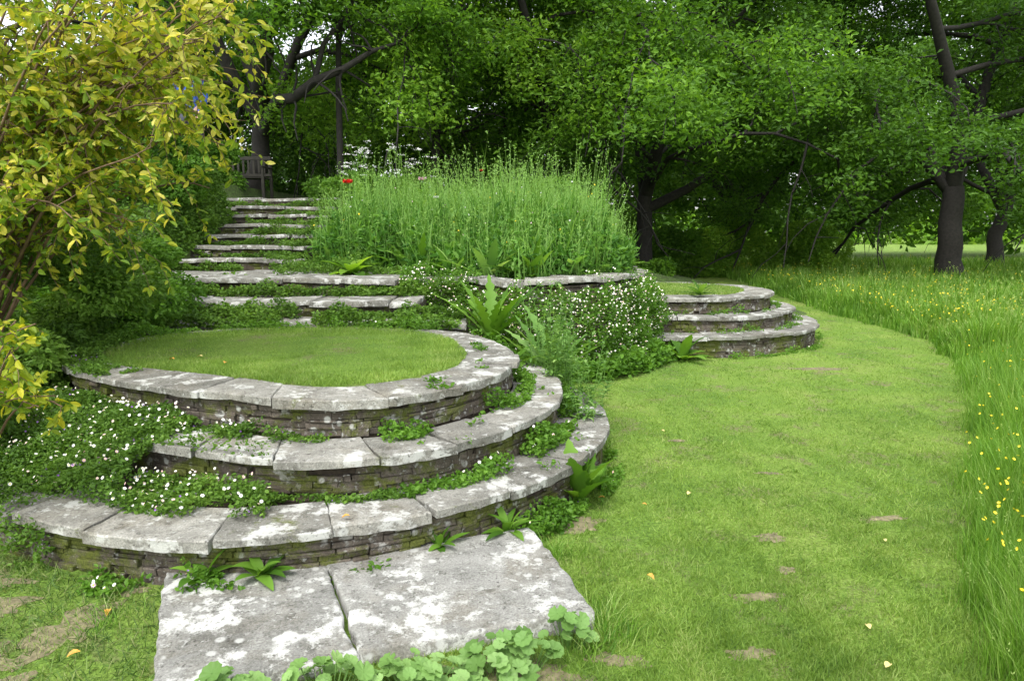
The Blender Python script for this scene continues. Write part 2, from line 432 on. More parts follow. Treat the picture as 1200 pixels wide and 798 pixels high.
def circular_steps(c,label,seed,a0,a1):
    rng=random.Random(seed)
    root=empty('circular_steps',(c[0],c[1],0)); tag(root,label,'steps')
    lev=[(1,Z1,Z2,(-math.pi,math.pi)),(2,Z2,Z3,(a0,a1)),(3,Z3,-.05,(a0,a1))]
    for (k,zt,zb,(b0,b1)) in lev:
        st=empty('step',(c[0],c[1],zb))
        A=Acc(); ring_copings(A,c,k,zt,.045,b0,b1,rng)
        t=A.build('tread',[M_cop],False)
        bv=t.modifiers.new('b','BEVEL'); bv.width=.0025; bv.segments=1; bv.limit_method='ANGLE'
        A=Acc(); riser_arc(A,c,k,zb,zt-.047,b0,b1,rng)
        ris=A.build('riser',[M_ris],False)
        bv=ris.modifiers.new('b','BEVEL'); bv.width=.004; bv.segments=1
        A=Acc(); disc(A,c,k,.08,zb-.1,zt-.03)
        co=A.build('infill',[M_soil],True)
        for ch in (t,ris,co): parent(ch,st)
        st.parent=root; st.location=Vector(st.location)-Vector(root.location)
    A=Acc(); V=[];F=[];nr=14;na=90
    for i in range(nr):
        for k in range(na):
            a=2*math.pi*k/na-math.pi; r=(float(RT(1,a,c))-float(WD(a,c))+.03)*i/(nr-1)
            V.append((c[0]+r*math.cos(a),c[1]+r*math.sin(a),Z1-.012+.03*(1-(i/(nr-1))**4)+.004*math.sin(5*a+r*9)))
    for i in range(nr-1):
        for k in range(na):
            k2=(k+1)%na; F.append((i*na+k,(i+1)*na+k,(i+1)*na+k2,i*na+k2))
    A.faces(V,F)
    t=A.build('turf',[M_lawn],True); t.parent=root; t.location=-Vector(root.location)
    return root
circular_steps(C1,'rounded tiered stone steps topped with a turf platform',11,math.radians(-178),math.radians(48))
circular_steps(C2,'round tiered stone steps ending at a planted wall',23,math.radians(-120),math.radians(100))

def slab(corners,z,th,seed,label):
    rng=random.Random(seed); A=Acc()
    c=[Vector(p) for p in corners]
    def mp(s_,t):
        a=c[0].lerp(c[1],s_); b=c[3].lerp(c[2],s_); p=a.lerp(b,t); return p.x,p.y
    block(A,mp,z,th,34,30,rng.random()*.4+.5,wob=.011,inset=.007)
    o=A.build('paving_slab',[M_slab],True); tag(o,label,'paving slab',group='slabs at the foot of the steps'); return o
slab([(-1.21,2.16),(-.56,2.36),(-.90,3.15),(-1.56,2.99)],.085,.12,3,'square grey paving slab blotched with white lichen')
slab([(-.545,2.365),(.335,2.65),(.10,3.46),(-.885,3.155)],.09,.12,5,'large grey paving slab with lichen at the lawn edge')

def straight_flight(name,rows,label,seed):
    rng=random.Random(seed)
    root=empty(name,((rows[0][3]+rows[0][4])/2,rows[0][0],0)); tag(root,label,'steps')
    for (y,z,zb,x0,x1,dp) in rows:
        st=empty('step',((x0+x1)/2,y,zb))
        A=Acc(); x=x0
        while x<x1-.1:
            L=rng.uniform(.45,.95); b=min(x1,x+L)
            if x1-b<.25: b=x1
            nd=max(1,round(dp/.6))
            jy=rng.uniform(-.04,.04)
            for k in range(nd):
                y0=y+dp*k/nd+.004+(jy if k==0 else 0); y1=y+dp*(k+1)/nd-.004
                def mp(s_,t,x=x+.005,b=b-.005,y0=y0,y1=y1):
                    xx=x+(b-x)*s_; return xx, y0+(y1-y0)*t+.12*math.sin((xx-x0)/(x1-x0)*math.pi)
                block(A,mp,z+rng.uniform(-.018,.008),.052,10,6,rng.random()*.6,wob=.014,tilt=(rng.uniform(-.025,.025),0))
            x=b
        t=A.build('tread',[M_cop],True)
        A=Acc(); zz=zb
        while zz<z-.07:
            h=min(rng.uniform(.018,.04),z-.062-zz); x=x0
            while x<x1:
                b=min(x1,x+rng.uniform(.08,.3))
                yy=y+.05+.12*math.sin((x-x0)/(x1-x0)*math.pi)
                boxv(A,(x+.003,yy),(b-.003,yy),0,-1,zz+.002,zz+h-.002,.1,rng); x=b
            zz+=h
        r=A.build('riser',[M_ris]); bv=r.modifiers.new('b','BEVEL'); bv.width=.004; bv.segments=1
        A=Acc()
        V=[(x0,y+.17,zb-.3),(x1,y+.17,zb-.3),(x1,y+dp,zb-.3),(x0,y+dp,zb-.3),(x0,y+.17,z-.04),(x1,y+.17,z-.04),(x1,y+dp,z-.04),(x0,y+dp,z-.04)]
        A.faces(V,[(0,1,5,4),(4,5,6,7),(1,2,6,5),(2,3,7,6),(3,0,4,7)])
        i=A.build('infill',[M_soil])
        for ch in (t,r,i): parent(ch,st)
        st.parent=root; st.location=Vector(st.location)-Vector(root.location)
straight_flight('broad_steps',[(6.72,.72,.4,-5.0,-.45,.5),(7.18,.89,.7,-4.9,-.95,.75),(7.9,1.06,.88,-4.9,-1.3,1.9)],'broad weathered stone steps up to a paved landing',31)
rows=[]; pz=1.06
for (y,z) in STEPS:
    rows.append((y,z,pz,-4.65 if y<11.5 else -5.6,XS+(y-9.75)*-.04,.55 if z<2.1 else 1.1)); pz=z
straight_flight('stone_stairway',rows,'flight of mossy stone steps climbing the bank',37)

WP=[(-1.35,8.2),(-.95,8.25),(-.6,8.0),(-.2,7.75),(.3,7.7),(.8,7.95),(1.25,8.4),(1.6,9.0),(1.78,9.6),(1.8,10.5),(1.72,11.5),(1.55,12.5),(1.3,13.5)]
def wall_pts(step=.05):
    P=np.array(WP); d=np.r_[0,np.cumsum(np.hypot(*np.diff(P,axis=0).T))]
    s_=np.arange(0,d[-1],step); x=np.interp(s_,d,P[:,0]); y=np.interp(s_,d,P[:,1])
    k=np.ones(9)/9
    xs=np.convolve(np.pad(x,4,'edge'),k,'valid'); ys=np.convolve(np.pad(y,4,'edge'),k,'valid')
    return s_,xs,ys
ws,wx,wy=wall_pts()
def wat(s_):
    x=np.interp(s_,ws,wx); y=np.interp(s_,ws,wy)
    x2=np.interp(s_+.05,ws,wx); y2=np.interp(s_+.05,ws,wy); x1=np.interp(s_-.05,ws,wx); y1=np.interp(s_-.05,ws,wy)
    t=np.stack([x2-x1,y2-y1],-1); t=t/(np.linalg.norm(t,axis=-1,keepdims=True)+1e-9)
    return x,y,t[...,1],-t[...,0]
rng=random.Random(5)
WL=ws[-1]-.1
root=empty('retaining_wall',(.4,8.4,0)); tag(root,'curved dry stone retaining wall overgrown with daisies','wall')
A=Acc(); z=-.05
while z<.985:
    h=min(rng.uniform(.025,.055),1.0-z); q_=0.06
    while q_<WL-.02:
        e=min(WL,q_+rng.uniform(.10,.3)); a=wat(q_+.003); b=wat(e-.003); m=wat((q_+e)/2)
        boxv(A,(float(a[0]),float(a[1])),(float(b[0]),float(b[1])),float(m[2]),float(m[3]),z+.002,z+h-.003,.12,rng); q_=e
    z+=h
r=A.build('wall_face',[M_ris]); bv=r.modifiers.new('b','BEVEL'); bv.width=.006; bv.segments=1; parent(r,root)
A=Acc(); q_=.06
while q_<WL-.05:
    e=min(WL,q_+rng.uniform(.4,.7))
    def mp(s_,t,q_=q_+.005,e=e-.005):
        a=wat(q_+(e-q_)*s_); off=.05-.42*t
        return float(a[0]+a[2]*off),float(a[1]+a[3]*off)
    block(A,mp,1.07+rng.uniform(-.018,.018),.06,10,6,rng.random(),wob=.012,tilt=(rng.uniform(-.03,.03),0)); q_=e
r=A.build('coping',[M_cop],True); parent(r,root)

# ------------------------------------------------------------------ generic vegetation
def pn(x,y,f=1.0,o=0):
    return .5+.25*np.sin(3.1*f*x+1.7*f*y+o)*np.cos(2.3*f*y-1.1*f*x+2*o)+.25*np.sin(7.3*f*x-5.1*f*y+o*3)*np.sin(6.1*f*y+2.2*f*x)

def tree(base,H,R,r0,fork,lean,seed,nleaf,L,mat,label,nl=10,droop=.25,sig=.32,low=1.5,nlead=3,extra=(),tw=.12):
    r=np.random.RandomState(seed)
    base=np.array(base,float); root=empty('tree',tuple(base)); tag(root,label,'tree')
    A=Acc(); tips=[]
    n=9; t=np.linspace(0,1,n)
    wob=np.cumsum(r.normal(size=(n,2))*r0*tw,axis=0)
    tr=base+np.stack([lean[0]*t+wob[:,0],lean[1]*t+wob[:,1],fork*1.08*t-.15*(t==0)],-1)
    rad=r0*(1-.25*t); rad[0]*=1.5; rad[1]*=1.12
    tube(A,tr,rad,14)
    leaders=[]
    for i in range(nlead):
        az=seed+i*6.283/nlead+r.uniform(-.4,.4); el=math.radians(r.uniform(52,74))
        d=np.array([math.cos(az)*math.cos(el),math.sin(az)*math.cos(el),math.sin(el)])
        p=tr[-1]-np.array([0,0,.08]); pts=[p]; ln=(H-fork)/(math.sin(el))*r.uniform(.8,1.0); m=10
        for k in range(m-1):
            d=nrm(d+r.normal(size=3)*.11+np.array([0,0,.05])); pts.append(pts[-1]+d*ln/(m-1))
        pts=np.array(pts); leaders.append(pts); tube(A,pts,r0*(.68-.1*i)*(1-.85*np.linspace(0,1,m))+.02,9)
    def limb(p,d,ln,rd,m=8,dr=.2,sides=6):
        pts=[p]; d=d.copy()
        for i in range(m-1):
            d=nrm(d+r.normal(size=3)*.2+np.array([0,0,-dr*i/m])); pts.append(pts[-1]+d*ln/(m-1))
        pts=np.array(pts); tube(A,pts,rd*(1-.8*np.linspace(0,1,m))+.006,sides); return pts
    for e in extra:
        e=np.array(e,float); tube(A,e[:,:3],e[:,3],9)
        for q0 in e[2:,:3]:
            for _ in range(3):
                sub=limb(q0,nrm(r.normal(size=3)+np.array([.2,-.1,.3])),r.uniform(.6,1.3),.025,6,.3,4)
                tips+=[sub[2],sub[3],sub[4],sub[5]]*2
    for i in range(nl):
        f=.03+.9*(i/nl)**1.05
        ld=leaders[i%nlead]; p=np.array([np.interp(f,np.linspace(0,1,len(ld)),ld[:,k]) for k in range(3)])
        az=i*2.4+r.uniform(-.4,.4)+seed
        el=math.radians(r.uniform(5,35)+20*i/nl)
        d=np.array([math.cos(az)*math.cos(el),math.sin(az)*math.cos(el),math.sin(el)])
        ln=R*(1.0-.45*(i/nl)**1.5)*r.uniform(.85,1.1)
        pts=limb(p,d,ln,r0*.28*(1-.5*i/nl),9,droop*1.6,7)
        for j in range(7):
            q0=pts[min(8,2+j)]
            dd=nrm(pts[min(8,3+j)]-pts[min(7,2+j)]+r.normal(size=3)*.75*np.array([1,1,.6]))
            sub=limb(q0,dd,ln*r.uniform(.28,.45),r0*.10,6,droop*2,5)
            tips+= [sub[3],sub[5]]
            for k in range(4):
                s0=sub[1+k]; dd=nrm(sub[-1]-sub[0]+r.normal(size=3)*ln*.3)
                tw_=limb(s0,dd,ln*r.uniform(.12,.2),r0*.035,4,droop*2,3)
                tips+= [tw_[1],tw_[2],tw_[3]]
    bark=A.build('trunk',[M_bark],True); parent(bark,root)
    tips=np.array(tips); tips=tips[tips[:,2]>base[2]+low]
    ci=r.randint(0,len(tips),nleaf)
    cr=r.rand(len(tips))
    P=tips[ci]+r.normal(size=(nleaf,3))*sig*np.array([1,1,.38])
    d=rdir(nleaf,.5,-.25,r); up=rdir(nleaf,.6,1.0,r)
    sc=r.uniform(.55,1.3,nleaf)
    X,Y,Z=frame(d,up,L*sc,L*.5*sc)
    A=Acc(); A.scatter(LEAF,P,X,Y,Z,np.clip(.55*cr[ci]+.45*r.rand(nleaf),0,1))
    cw=A.build('crown',[mat]); parent(cw,root)
    return root

tree((13.7,22,0),13,8.0,.38,2.7,(-.1,0),2,135000,.145,M_tree,'large spreading tree with dense dark canopy in the meadow',18,.36,.34,1.8)
tree((4.2,23.5,.3),12,6.8,.30,2.3,(.15,0),5,95000,.145,M_tree,'dark forked tree with low spreading branches',16,.22,.34,2.9,nlead=2,
  extra=[[(4.4,23.5,2.3,.17),(5.6,23.3,2.9,.14),(6.8,23.0,3.7,.11),(8.2,22.8,4.1,.08),(9.4,22.6,4.0,.05),(10.4,22.5,3.8,.02)]])
tree((-6.0,16.9,2.3),11,6.0,.24,1.7,(.3,0),8,52000,.125,M_tree2,'gnarled tree with thick dark curving limbs',11,.2,.30,3.4,
  extra=[[(-5.7,16.9,3.9,.15),(-5.45,16.4,4.05,.14),(-5.0,15.7,4.35,.12),(-4.5,15.2,4.3,.11),(-4.0,15.0,4.6,.09),(-3.4,14.9,4.8,.07),(-2.8,14.9,5.15,.05),(-2.3,14.9,5.3,.03),(-1.9,14.9,5.6,.012)],
         [(-5.6,16.9,4.2,.17),(-5.5,16.0,4.7,.15),(-5.0,15.2,5.2,.14),(-4.95,15.0,5.7,.12),(-4.4,14.9,6.2,.10),(-4.3,14.9,7.2,.06),(-4.1,14.9,8.2,.02)],
         [(-5.0,15.2,5.2,.09),(-5.6,15.0,5.6,.08),(-5.9,14.9,6.2,.05),(-6.3,14.9,6.9,.02)],
         [(-4.0,15.0,4.6,.06),(-3.8,15.0,5.3,.05),(-3.3,15.0,5.9,.035),(-3.2,15,6.8,.015)]])
tree((-3.7,15.6,2.2),9,3.0,.075,3.2,(.05,0),12,17000,.12,M_tree2,'slim tree with fresh green leaves',9,.35,.32,2.8,nlead=2)
tree((-2.0,18.5,2.2),10,4.8,.12,2.0,(.2,-.3),14,66000,.125,M_lime,'broad tree with fresh green hanging leaves',15,.5,.34,1.6)
tree((1.2,20.0,1.6),11,5.8,.16,2.0,(-.2,-.5),17,90000,.13,M_tree2,'leafy tree with hanging bright green branches',16,.40,.36,1.7)
tree((9.0,31,0),12,7,.28,2.2,(.3,0),21,56000,.22,M_tree,'tall leafy tree at the meadow edge',14,.35,.42,1.8)
tree((21,31,0),12,7.5,.34,2.2,(.3,0),25,46000,.22,M_tree,'broad leafy tree across the meadow',14,.35,.42,1.8)
tree((-9.5,20,2.4),9,4.4,.18,2.0,(.3,0),27,24000,.14,M_tree2,'light leafy tree behind the terrace',10,.3,.36,1)

def blobs_leaves(name,bl,n,L,mat,label,cat,kind=None,flat=.75,inner=.55,seed=1):
    r=np.random.RandomState(seed); bl=np.array(bl,float)
    w=bl[:,3]**2; ci=r.choice(len(bl),n,p=w/w.sum())
    d=rdir(n,1,0.1,r); rr=bl[ci,3]*(inner+(1-inner)*r.rand(n)**.6)
    P=bl[ci,:3]+d*rr[:,None]*np.array([1,1,flat])
    ld=nrm(d*.7+rdir(n,.6,-.2,r)); up=nrm(d*.5+rdir(n,.6,.9,r))
    sc=r.uniform(.65,1.3,n); X,Y,Z=frame(ld,up,L*sc,L*.55*sc)
    cr=r.rand(len(bl))
    A=Acc(); A.scatter(LEAF5 if L<.09 else LEAF,P,X,Y,Z,np.clip(.5*cr[ci]+.5*r.rand(n),0,1))
    o=A.build(name,[mat]); tag(o,label,cat,kind); return o
r=np.random.RandomState(3); bl=[]
for i in range(1300):
    x=r.uniform(-40,58); y=r.uniform(40,50); hm=12.0+2.0*math.sin(x*.23+1)+1.5*math.sin(x*.61)
    if x<-20: hm=6.0+math.sin(x*.5)
    lo=0 if x<6 else 1.8+.5*math.sin(x)
    z=lo+r.uniform(0,1)**1.0*(hm-lo)
    bl.append((x,y,z+(1.5 if x<5 else 0),r.uniform(.9,1.8)))
blobs_leaves('woodland',bl,110000,.48,M_tree,'dense mixed wood of green trees','woodland','stuff')
bl=[(r.uniform(-60,90),r.uniform(85,95),r.uniform(0,1)*3.5,r.uniform(1.5,3)) for i in range(160)]
blobs_leaves('far_hedge',bl,16000,1.1,M_lime,'distant pale green hedge across the meadow','hedge','stuff')
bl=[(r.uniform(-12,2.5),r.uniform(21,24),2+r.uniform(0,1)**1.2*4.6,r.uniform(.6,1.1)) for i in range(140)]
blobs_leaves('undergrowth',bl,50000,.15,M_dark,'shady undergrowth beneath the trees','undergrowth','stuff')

def bush(blobs,n,L,mat,label,seed,name='bush',cat='bush'):
    return blobs_leaves(name,blobs,n,L,mat,label,cat,seed=seed)
rr=np.random.RandomState(9)
def cluster(cx,cy,cz,sx,sy,sz,n,r0,r1):
    return [(cx+rr.uniform(-sx,sx),cy+rr.uniform(-sy,sy),cz+rr.uniform(-sz,sz),rr.uniform(r0,r1)) for i in range(n)]
bush(cluster(8.4,25.5,1.0,2.4,.8,1.2,24,.35,.85),22000,.12,M_lime,'lime green leafy bush under the trees',1)
bush(cluster(5.9,24.9,.7,1.1,.5,.8,12,.35,.65),11000,.12,M_tree2,'fresh green bush behind the dark trunk',12)
bush(cluster(2.7,23.5,1.2,1.1,.6,.9,12,.35,.65),9000,.12,M_tree2,'bright leafy bush between the trunks',16)
bush(cluster(12,30,.6,1.8,.8,.6,12,.4,.7),8000,.14,M_lime,'low green bush at the meadow edge',2)
bush(cluster(3.0,18.5,.4,1.3,.8,.35,12,.25,.5),8000,.10,M_tree2,'rounded green bush behind the flower bed',3)
bush(cluster(-3.4,15.2,2.3,1.2,.5,.3,10,.25,.4),6000,.08,M_weed,'leafy green bush beside the bench',4)
bush(cluster(-1.2,16.2,2.1,2.4,.5,.5,16,.35,.6),11000,.09,M_tree2,'mixed green bush behind the flower bed',5)
bush(cluster(-3.75,6.7,1.05,.65,.6,.40,18,.16,.36),18000,.05,M_weed,'loose green shrub covering the bank',6)
bush(cluster(-5.4,8.2,1.6,.6,.7,.5,12,.3,.5),11000,.06,M_cover,'dark evergreen shrub beside the stairway',7)
bush(cluster(-3.6,4.3,.62,.6,.6,.22,14,.16,.32),15000,.045,M_cover,'low leafy shrub at the edge of the steps',8)
bush(cluster(-5.1,10.3,2.30,.35,.3,.3,9,.18,.32),8000,.06,M_weed,'leafy shrub on top of the bank',10)
bush(cluster(-4.72,10.45,2.55,.17,.25,.42,12,.14,.26),8000,.055,M_weed,'upright green shrub at the edge of the stairway',18)
bush(cluster(-6.40,14.9,2.85,.62,.2,.38,12,.22,.38),10000,.07,M_weed,'low green bush beside the bench',14)
bush(cluster(-4.3,6.2,1.9,.6,.5,.7,18,.2,.42),17000,.055,M_cover,'dark green shrub behind the golden branches',15)
bush(cluster(-3.5,5.4,1.10,.5,.5,.32,14,.16,.32),14000,.042,M_cover,'ivy like green hedge beside the platform',17)

# ------------------------------------------------------------------ golden shrub
def arching_shrub(base,tips,seed,nsub,nleaf,L,mat,label,h_arch=.5,r0=.018,sub=.5):
    r=np.random.RandomState(seed)
    root=empty('golden_shrub',base); tag(root,label,'shrub')
    A=Acc(); LP=[];LD=[]
    for tp in tips:
        b=np.array(base)+r.normal(size=3)*np.array([.15,.15,0]); e=np.array(tp)
        t=np.linspace(0,1,14)[:,None]
        mid=(b+e)/2+np.array([0,0,h_arch*r.uniform(.7,1.3)])+r.normal(size=3)*.1
        P=(1-t)**2*b+2*t*(1-t)*mid+t*t*e+np.cumsum(r.normal(size=(14,3))*.012,axis=0)
        tube(A,P,r0*(1-.85*t[:,0])+.002,6)
        for k in range(nsub):
            f=r.uniform(.35,1.0); i=f*12.99; i0=int(i); q0=P[i0]*(1-(i-i0))+P[i0+1]*(i-i0)
            dd=nrm(P[min(13,i0+1)]-P[i0]+r.normal(size=3)*.55+np.array([0.12,0,-.05])); ln=sub*r.uniform(.5,1.2)
            pts=[q0]
            for m in range(6):
                dd=nrm(dd+r.normal(size=3)*.15+np.array([0,0,-.10])); pts.append(pts[-1]+dd*ln/6)
            pts=np.array(pts); tube(A,pts,np.linspace(.003,.001,7),4)
            for m in range(nleaf):
                g_=r.uniform(.1,1)*5.99; g0=int(g_)
                LP.append(pts[g0]*(1-(g_-g0))+pts[g0+1]*(g_-g0)); LD.append(pts[g0+1]-pts[g0])
    br=A.build('branches',[M_twig],True); parent(br,root)
    LP=np.array(LP); LD=nrm(np.array(LD)); N=len(LP)
    d=nrm(LD*.6+rdir(N,.6,-.25,r)); up=rdir(N,.5,.8,r); sc=r.uniform(.6,1.25,N)
    X,Y,Z=frame(d,up,L*sc,L*.5*sc)
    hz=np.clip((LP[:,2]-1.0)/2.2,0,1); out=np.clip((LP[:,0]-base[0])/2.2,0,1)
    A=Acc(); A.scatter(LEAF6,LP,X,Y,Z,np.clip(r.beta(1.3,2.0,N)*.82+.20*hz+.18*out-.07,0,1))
    lv=A.build('leaves',[mat]); parent(lv,root)
r=np.random.RandomState(41); tips=[]
for i in range(46):
    x=-3.4+2.0*r.rand()**.75; y=r.uniform(3.9,5.4); zt=r.uniform(2.0,3.8) if i%7 else r.uniform(1.5,2.0)
    lim=-1.48 if zt>2.3 else -1.80-.9*(2.3-zt)
    tips.append((min(x,lim)*1.0,y,zt))
tips+=[(-1.75,4.2,2.45),(-1.9,4.4,2.75),(-1.65,4.3,2.9),(-1.85,4.6,2.55),(-1.9,4.3,2.35),(-1.85,4.5,2.7),(-1.8,4.35,2.6),(-1.9,4.5,2.5),(-1.78,4.3,2.7),
       (-1.95,4.4,2.62),(-2.0,4.4,2.70),(-1.98,4.5,2.58),(-2.05,4.6,2.74),(-1.9,4.25,2.55),(-2.0,4.3,2.66),(-2.02,4.45,2.8)]
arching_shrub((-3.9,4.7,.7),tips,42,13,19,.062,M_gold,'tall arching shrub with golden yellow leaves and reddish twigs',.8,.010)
tips=[(-2.15+r.uniform(-.3,.2),2.95+r.uniform(-.2,.3),r.uniform(.8,1.3)) for i in range(12)]
arching_shrub((-2.85,3.2,.3),tips,44,5,14,.055,M_yel,'small bush with bright yellow leaves beside the steps',.35,.006,.2)

# ------------------------------------------------------------------ ground cover + daisies
def cover(P,L,mat,label,name='ground_cover',fl=None,viol=0,seed=1,wd=.7,rb=0,fs=(.007,.0125)):
    r=np.random.RandomState(seed); N=len(P)
    d=rdir(N,.6,.1,r); up=rdir(N,.6,.8,r); sc=r.uniform(.45,1.4,N)
    X,Y,Z=frame(d,up,L*sc,L*wd*sc)
    A=Acc(); c=pn(P[:,0],P[:,1],2.0,rb)
    A.scatter(LEAF5,P,X,Y,Z,np.clip(.5*c+.5*r.rand(N),0,1))
    if fl is not None and len(fl):
        n=len(fl); up=nrm(rdir(n,.3,1.0,r)+np.array([.0,-.45,.2])); s_=r.uniform(*fs,n)[:,None]
        d=nrm(np.cross(up,rdir(n,1,0,r))); e=np.cross(up,d)
        T=(FLOWER[0],FLOWER[1],[m+1 for m in FLOWER[2]])
        k=r.rand(n)<.82
        A.scatter(T,fl[k],d[k]*s_[k],e[k]*s_[k],up[k]*s_[k],np.zeros(k.sum()))
        T=(FLOWER[0],FLOWER[1],[3 if m==0 else 2 for m in FLOWER[2]])
        A.scatter(T,fl[~k],d[~k]*s_[~k],e[~k]*s_[~k],up[~k]*s_[~k],np.zeros((~k).sum()))
    if viol:
        P2=P[r.choice(N,viol)]+np.array([0,0,.02]); n=viol
        up=rdir(n,.5,.6,r); d=nrm(np.cross(up,rdir(n,1,0,r))); e=np.cross(up,d); s_=.006
        A.scatter((CUPF[0],CUPF[1],[4]*len(CUPF[1])),P2,d*s_,e*s_,up*s_,np.zeros(n))
    o=A.build(name,[mat,M_white,M_yc,M_pink,M_viol]); tag(o,label,'ground cover','stuff'); return o
def polar(c,k0,o0,k1,o1,a0,a1,N,r):
    a=np.radians(r.uniform(a0,a1,N)); u=r.rand(N)
    q=(RT(k0,a,c)+o0)*(1-u)+(RT(k1,a,c)+o1)*u
    return c[0]+q*np.cos(a),c[1]+q*np.sin(a),u
def deg(x,y,c=C1): return (np.degrees(np.arctan2(y-c[1],x-c[0]))+180)%360-180
r=np.random.RandomState(77)
Ps=[]
def addc(x,y,zb,h,keep=None):
    hh=h*(.1+1.2*pn(x,y,2.1,1)*pn(x,y,.9,4)*1.6); z=zb+hh*r.rand(len(x))**.8
    P=np.stack([x,y,z],-1)
    if keep is not None: P=P[keep]
    return P
x,y,u=polar(C1,1,.0,3,-.22,-186,-80,62000,r); dg=deg(x,y); dg=np.where(dg>0,dg-360,dg)
q=np.hypot(x-C1[0],y-C1[1]); aa=np.radians(dg); step=np.where(q<RT(2,aa,C1)+.0,Z2,Z3)
soft=Z2+.05-(Z2-Z3+.03)*u**1.4; ed=-105+8*(pn(x,y,1.9,3)-.5)
zz=np.where(dg<ed,soft,step)
lowband=(q>RT(2,aa,C1)-.02)&(r.rand(len(x))<np.interp(dg,[-98,-80],[1,.5]))&(pn(x,y,1.8,2)>np.interp(dg,[-105,-90],[-.1,.42]))
hiband=(q<RT(1,aa,C1)+.13)&(pn(x,y,2.2,5)>.45)
keep=(dg<ed)|lowband|hiband
P=addc(x,y,zz-.01,.12,keep); Ps.append(P); main=P
x,y,u=polar(C1,3,-.36,3,.03,-186,-112,16000,r); P=addc(x,y,Z3-.02,.10,(r.rand(len(x))<np.interp(np.degrees(np.arctan2(y-C1[1],x-C1[0]))%360,[170,234,247],[1,1,0]))&(pn(x,y,2.6,3)>.22)); Ps.append(P); main=np.concatenate([main,P[::3]])
x,y,u=polar(C1,3,-.03,3,.06,-180,-108,9000,r); P=np.stack([x,y,r.rand(len(x))*Z3],-1); P=P[(pn(x*1.7,y*1.7+P[:,2]*3,1.5,7)>.52)]; Ps.append(P)
x,y,u=polar(C1,1,-.04,1,.07,-182,-60,6000,r); Ps.append(addc(x,y,Z2-.02,.12,pn(x,y,1.3,4)>.47))
x,y,u=polar(C1,2,-.02,2,.09,-92,-58,3500,r); Ps.append(addc(x,y,Z3-.01,.06,pn(x,y,1.7,4)>.4))
x,y,u=polar(C1,1,-.26,1,.0,-200,-146,6000,r); Ps.append(addc(x,y,Z1-.02,.12,pn(x,y,1.9,2)>.30))
P=np.concatenate(Ps)
wt=np.interp((np.degrees(np.arctan2(main[:,1]-C1[1],main[:,0]-C1[0]))+360)%360,[180,225,262,280],[.5,1,2.6,2.2]); wt/=wt.sum()
f=main[r.choice(len(main),480,p=wt)]+np.array([0,-.01,.03]); f[:,2]+=.03*r.rand(len(f))
cover(P,.020,M_cover,'mat of trailing fleabane daisies spilling over the steps','daisy_ground_cover',f,240,5,fs=(.006,.011))
N=42000; x=r.uniform(-6.0,-3.2,N); y=r.uniform(2.9,9.2,N); z=Hup(x,y); k=z>-.12; x=x[k];y=y[k];z=z[k]
P=np.stack([x,y,z+.16*pn(x,y,1.4,2)*r.rand(len(x))],-1)
N=9000; x=r.uniform(-6.2,-4.7,N); y=r.uniform(9.3,11.9,N); P=np.concatenate([P,np.stack([x,y,Hup(x,y)+.15*r.rand(N)],-1)])
N=9000; y=r.uniform(9.3,11.75,N); top=np.interp(y,[9.3,10.4,11.7],[1.35,2.33,2.53]); zl=np.interp(y,[9.3,9.75,11.7],[1.0,1.2,1.8]); u=r.rand(N)
P=np.concatenate([P,np.stack([-4.66+.14*r.rand(N)*(1-u)-.10*u,y,zl+(top-zl)*u],-1)])
cover(P,.045,M_cover,'leafy ground cover over the planted bank','bank_ground_cover',None,0,12)
Ps=[]
for (c,k,z,a0,a1,th,N) in ((C1,1,Z2,-60,60,.50,6000),(C1,2,Z3,-60,40,.44,8000),(C1,3,.0,-100,-2,.42,11000),(C2,1,Z2,-120,60,.5,2500),(C2,2,Z3,-120,60,.45,2500),(C2,3,0,-120,30,.45,3500)):
    x,y,u=polar(c,k,-.02,k,.12,a0,a1,N,r); h=.14 if c is C1 else .1
    Ps.append(addc(x,y,z-.01,h,pn(x,y,1.5,2)>th))
for (k,z) in ((1,Z1),(2,Z2),(3,Z3)):
    x,y,u=polar(C1,k,-.3,k,.03,-60,40,5000,r); Ps.append(addc(x,y,z-.03,.07,pn(x,y,2.3,k)>.76))
x,y,u=polar(C1,1,-.14,1,.12,60,175,6000,r); Ps.append(addc(x,y,Z1-.02,.12,pn(x,y,2.0,3)>.40))
P=np.concatenate(Ps)
sel=P[r.choice(len(P),60)]+np.array([0,0,.03])
cover(P,.026,M_weed,'small weeds growing in the joints of the steps','weeds',sel,30,6)
Ps=[]
for (y0,z) in ((6.72,.70),(7.18,.72),(7.9,.89)):
    N=6500; x=r.uniform(-3.8,-.5,N); y=y0+.06-r.rand(N)*.16; Ps.append(addc(x,y,z-.01,.20,pn(x,y*.2,1.2,3)>.28))
for (y0,z,zb,x0,*_) in rows:
    N=2600; x=r.uniform(x0,XS,N); y=y0+.08-r.rand(N)*.14; Ps.append(addc(x,y,zb,.14,pn(x,y,1.2,z)>.42))
    N=900; x=XS-.1-.35*r.rand(N)**2; y=y0+r.rand(N)*.5; Ps.append(addc(x,y,zb+.14,.16))
N=3500; x=r.uniform(-3.0,-1.3,N); y=r.uniform(8.9,9.6,N); Ps.append(addc(x,y,1.05,.25))
cover(np.concatenate(Ps),.033,M_cover,'creeping plants rooted along the step risers','creeping_plants',None,0,7)

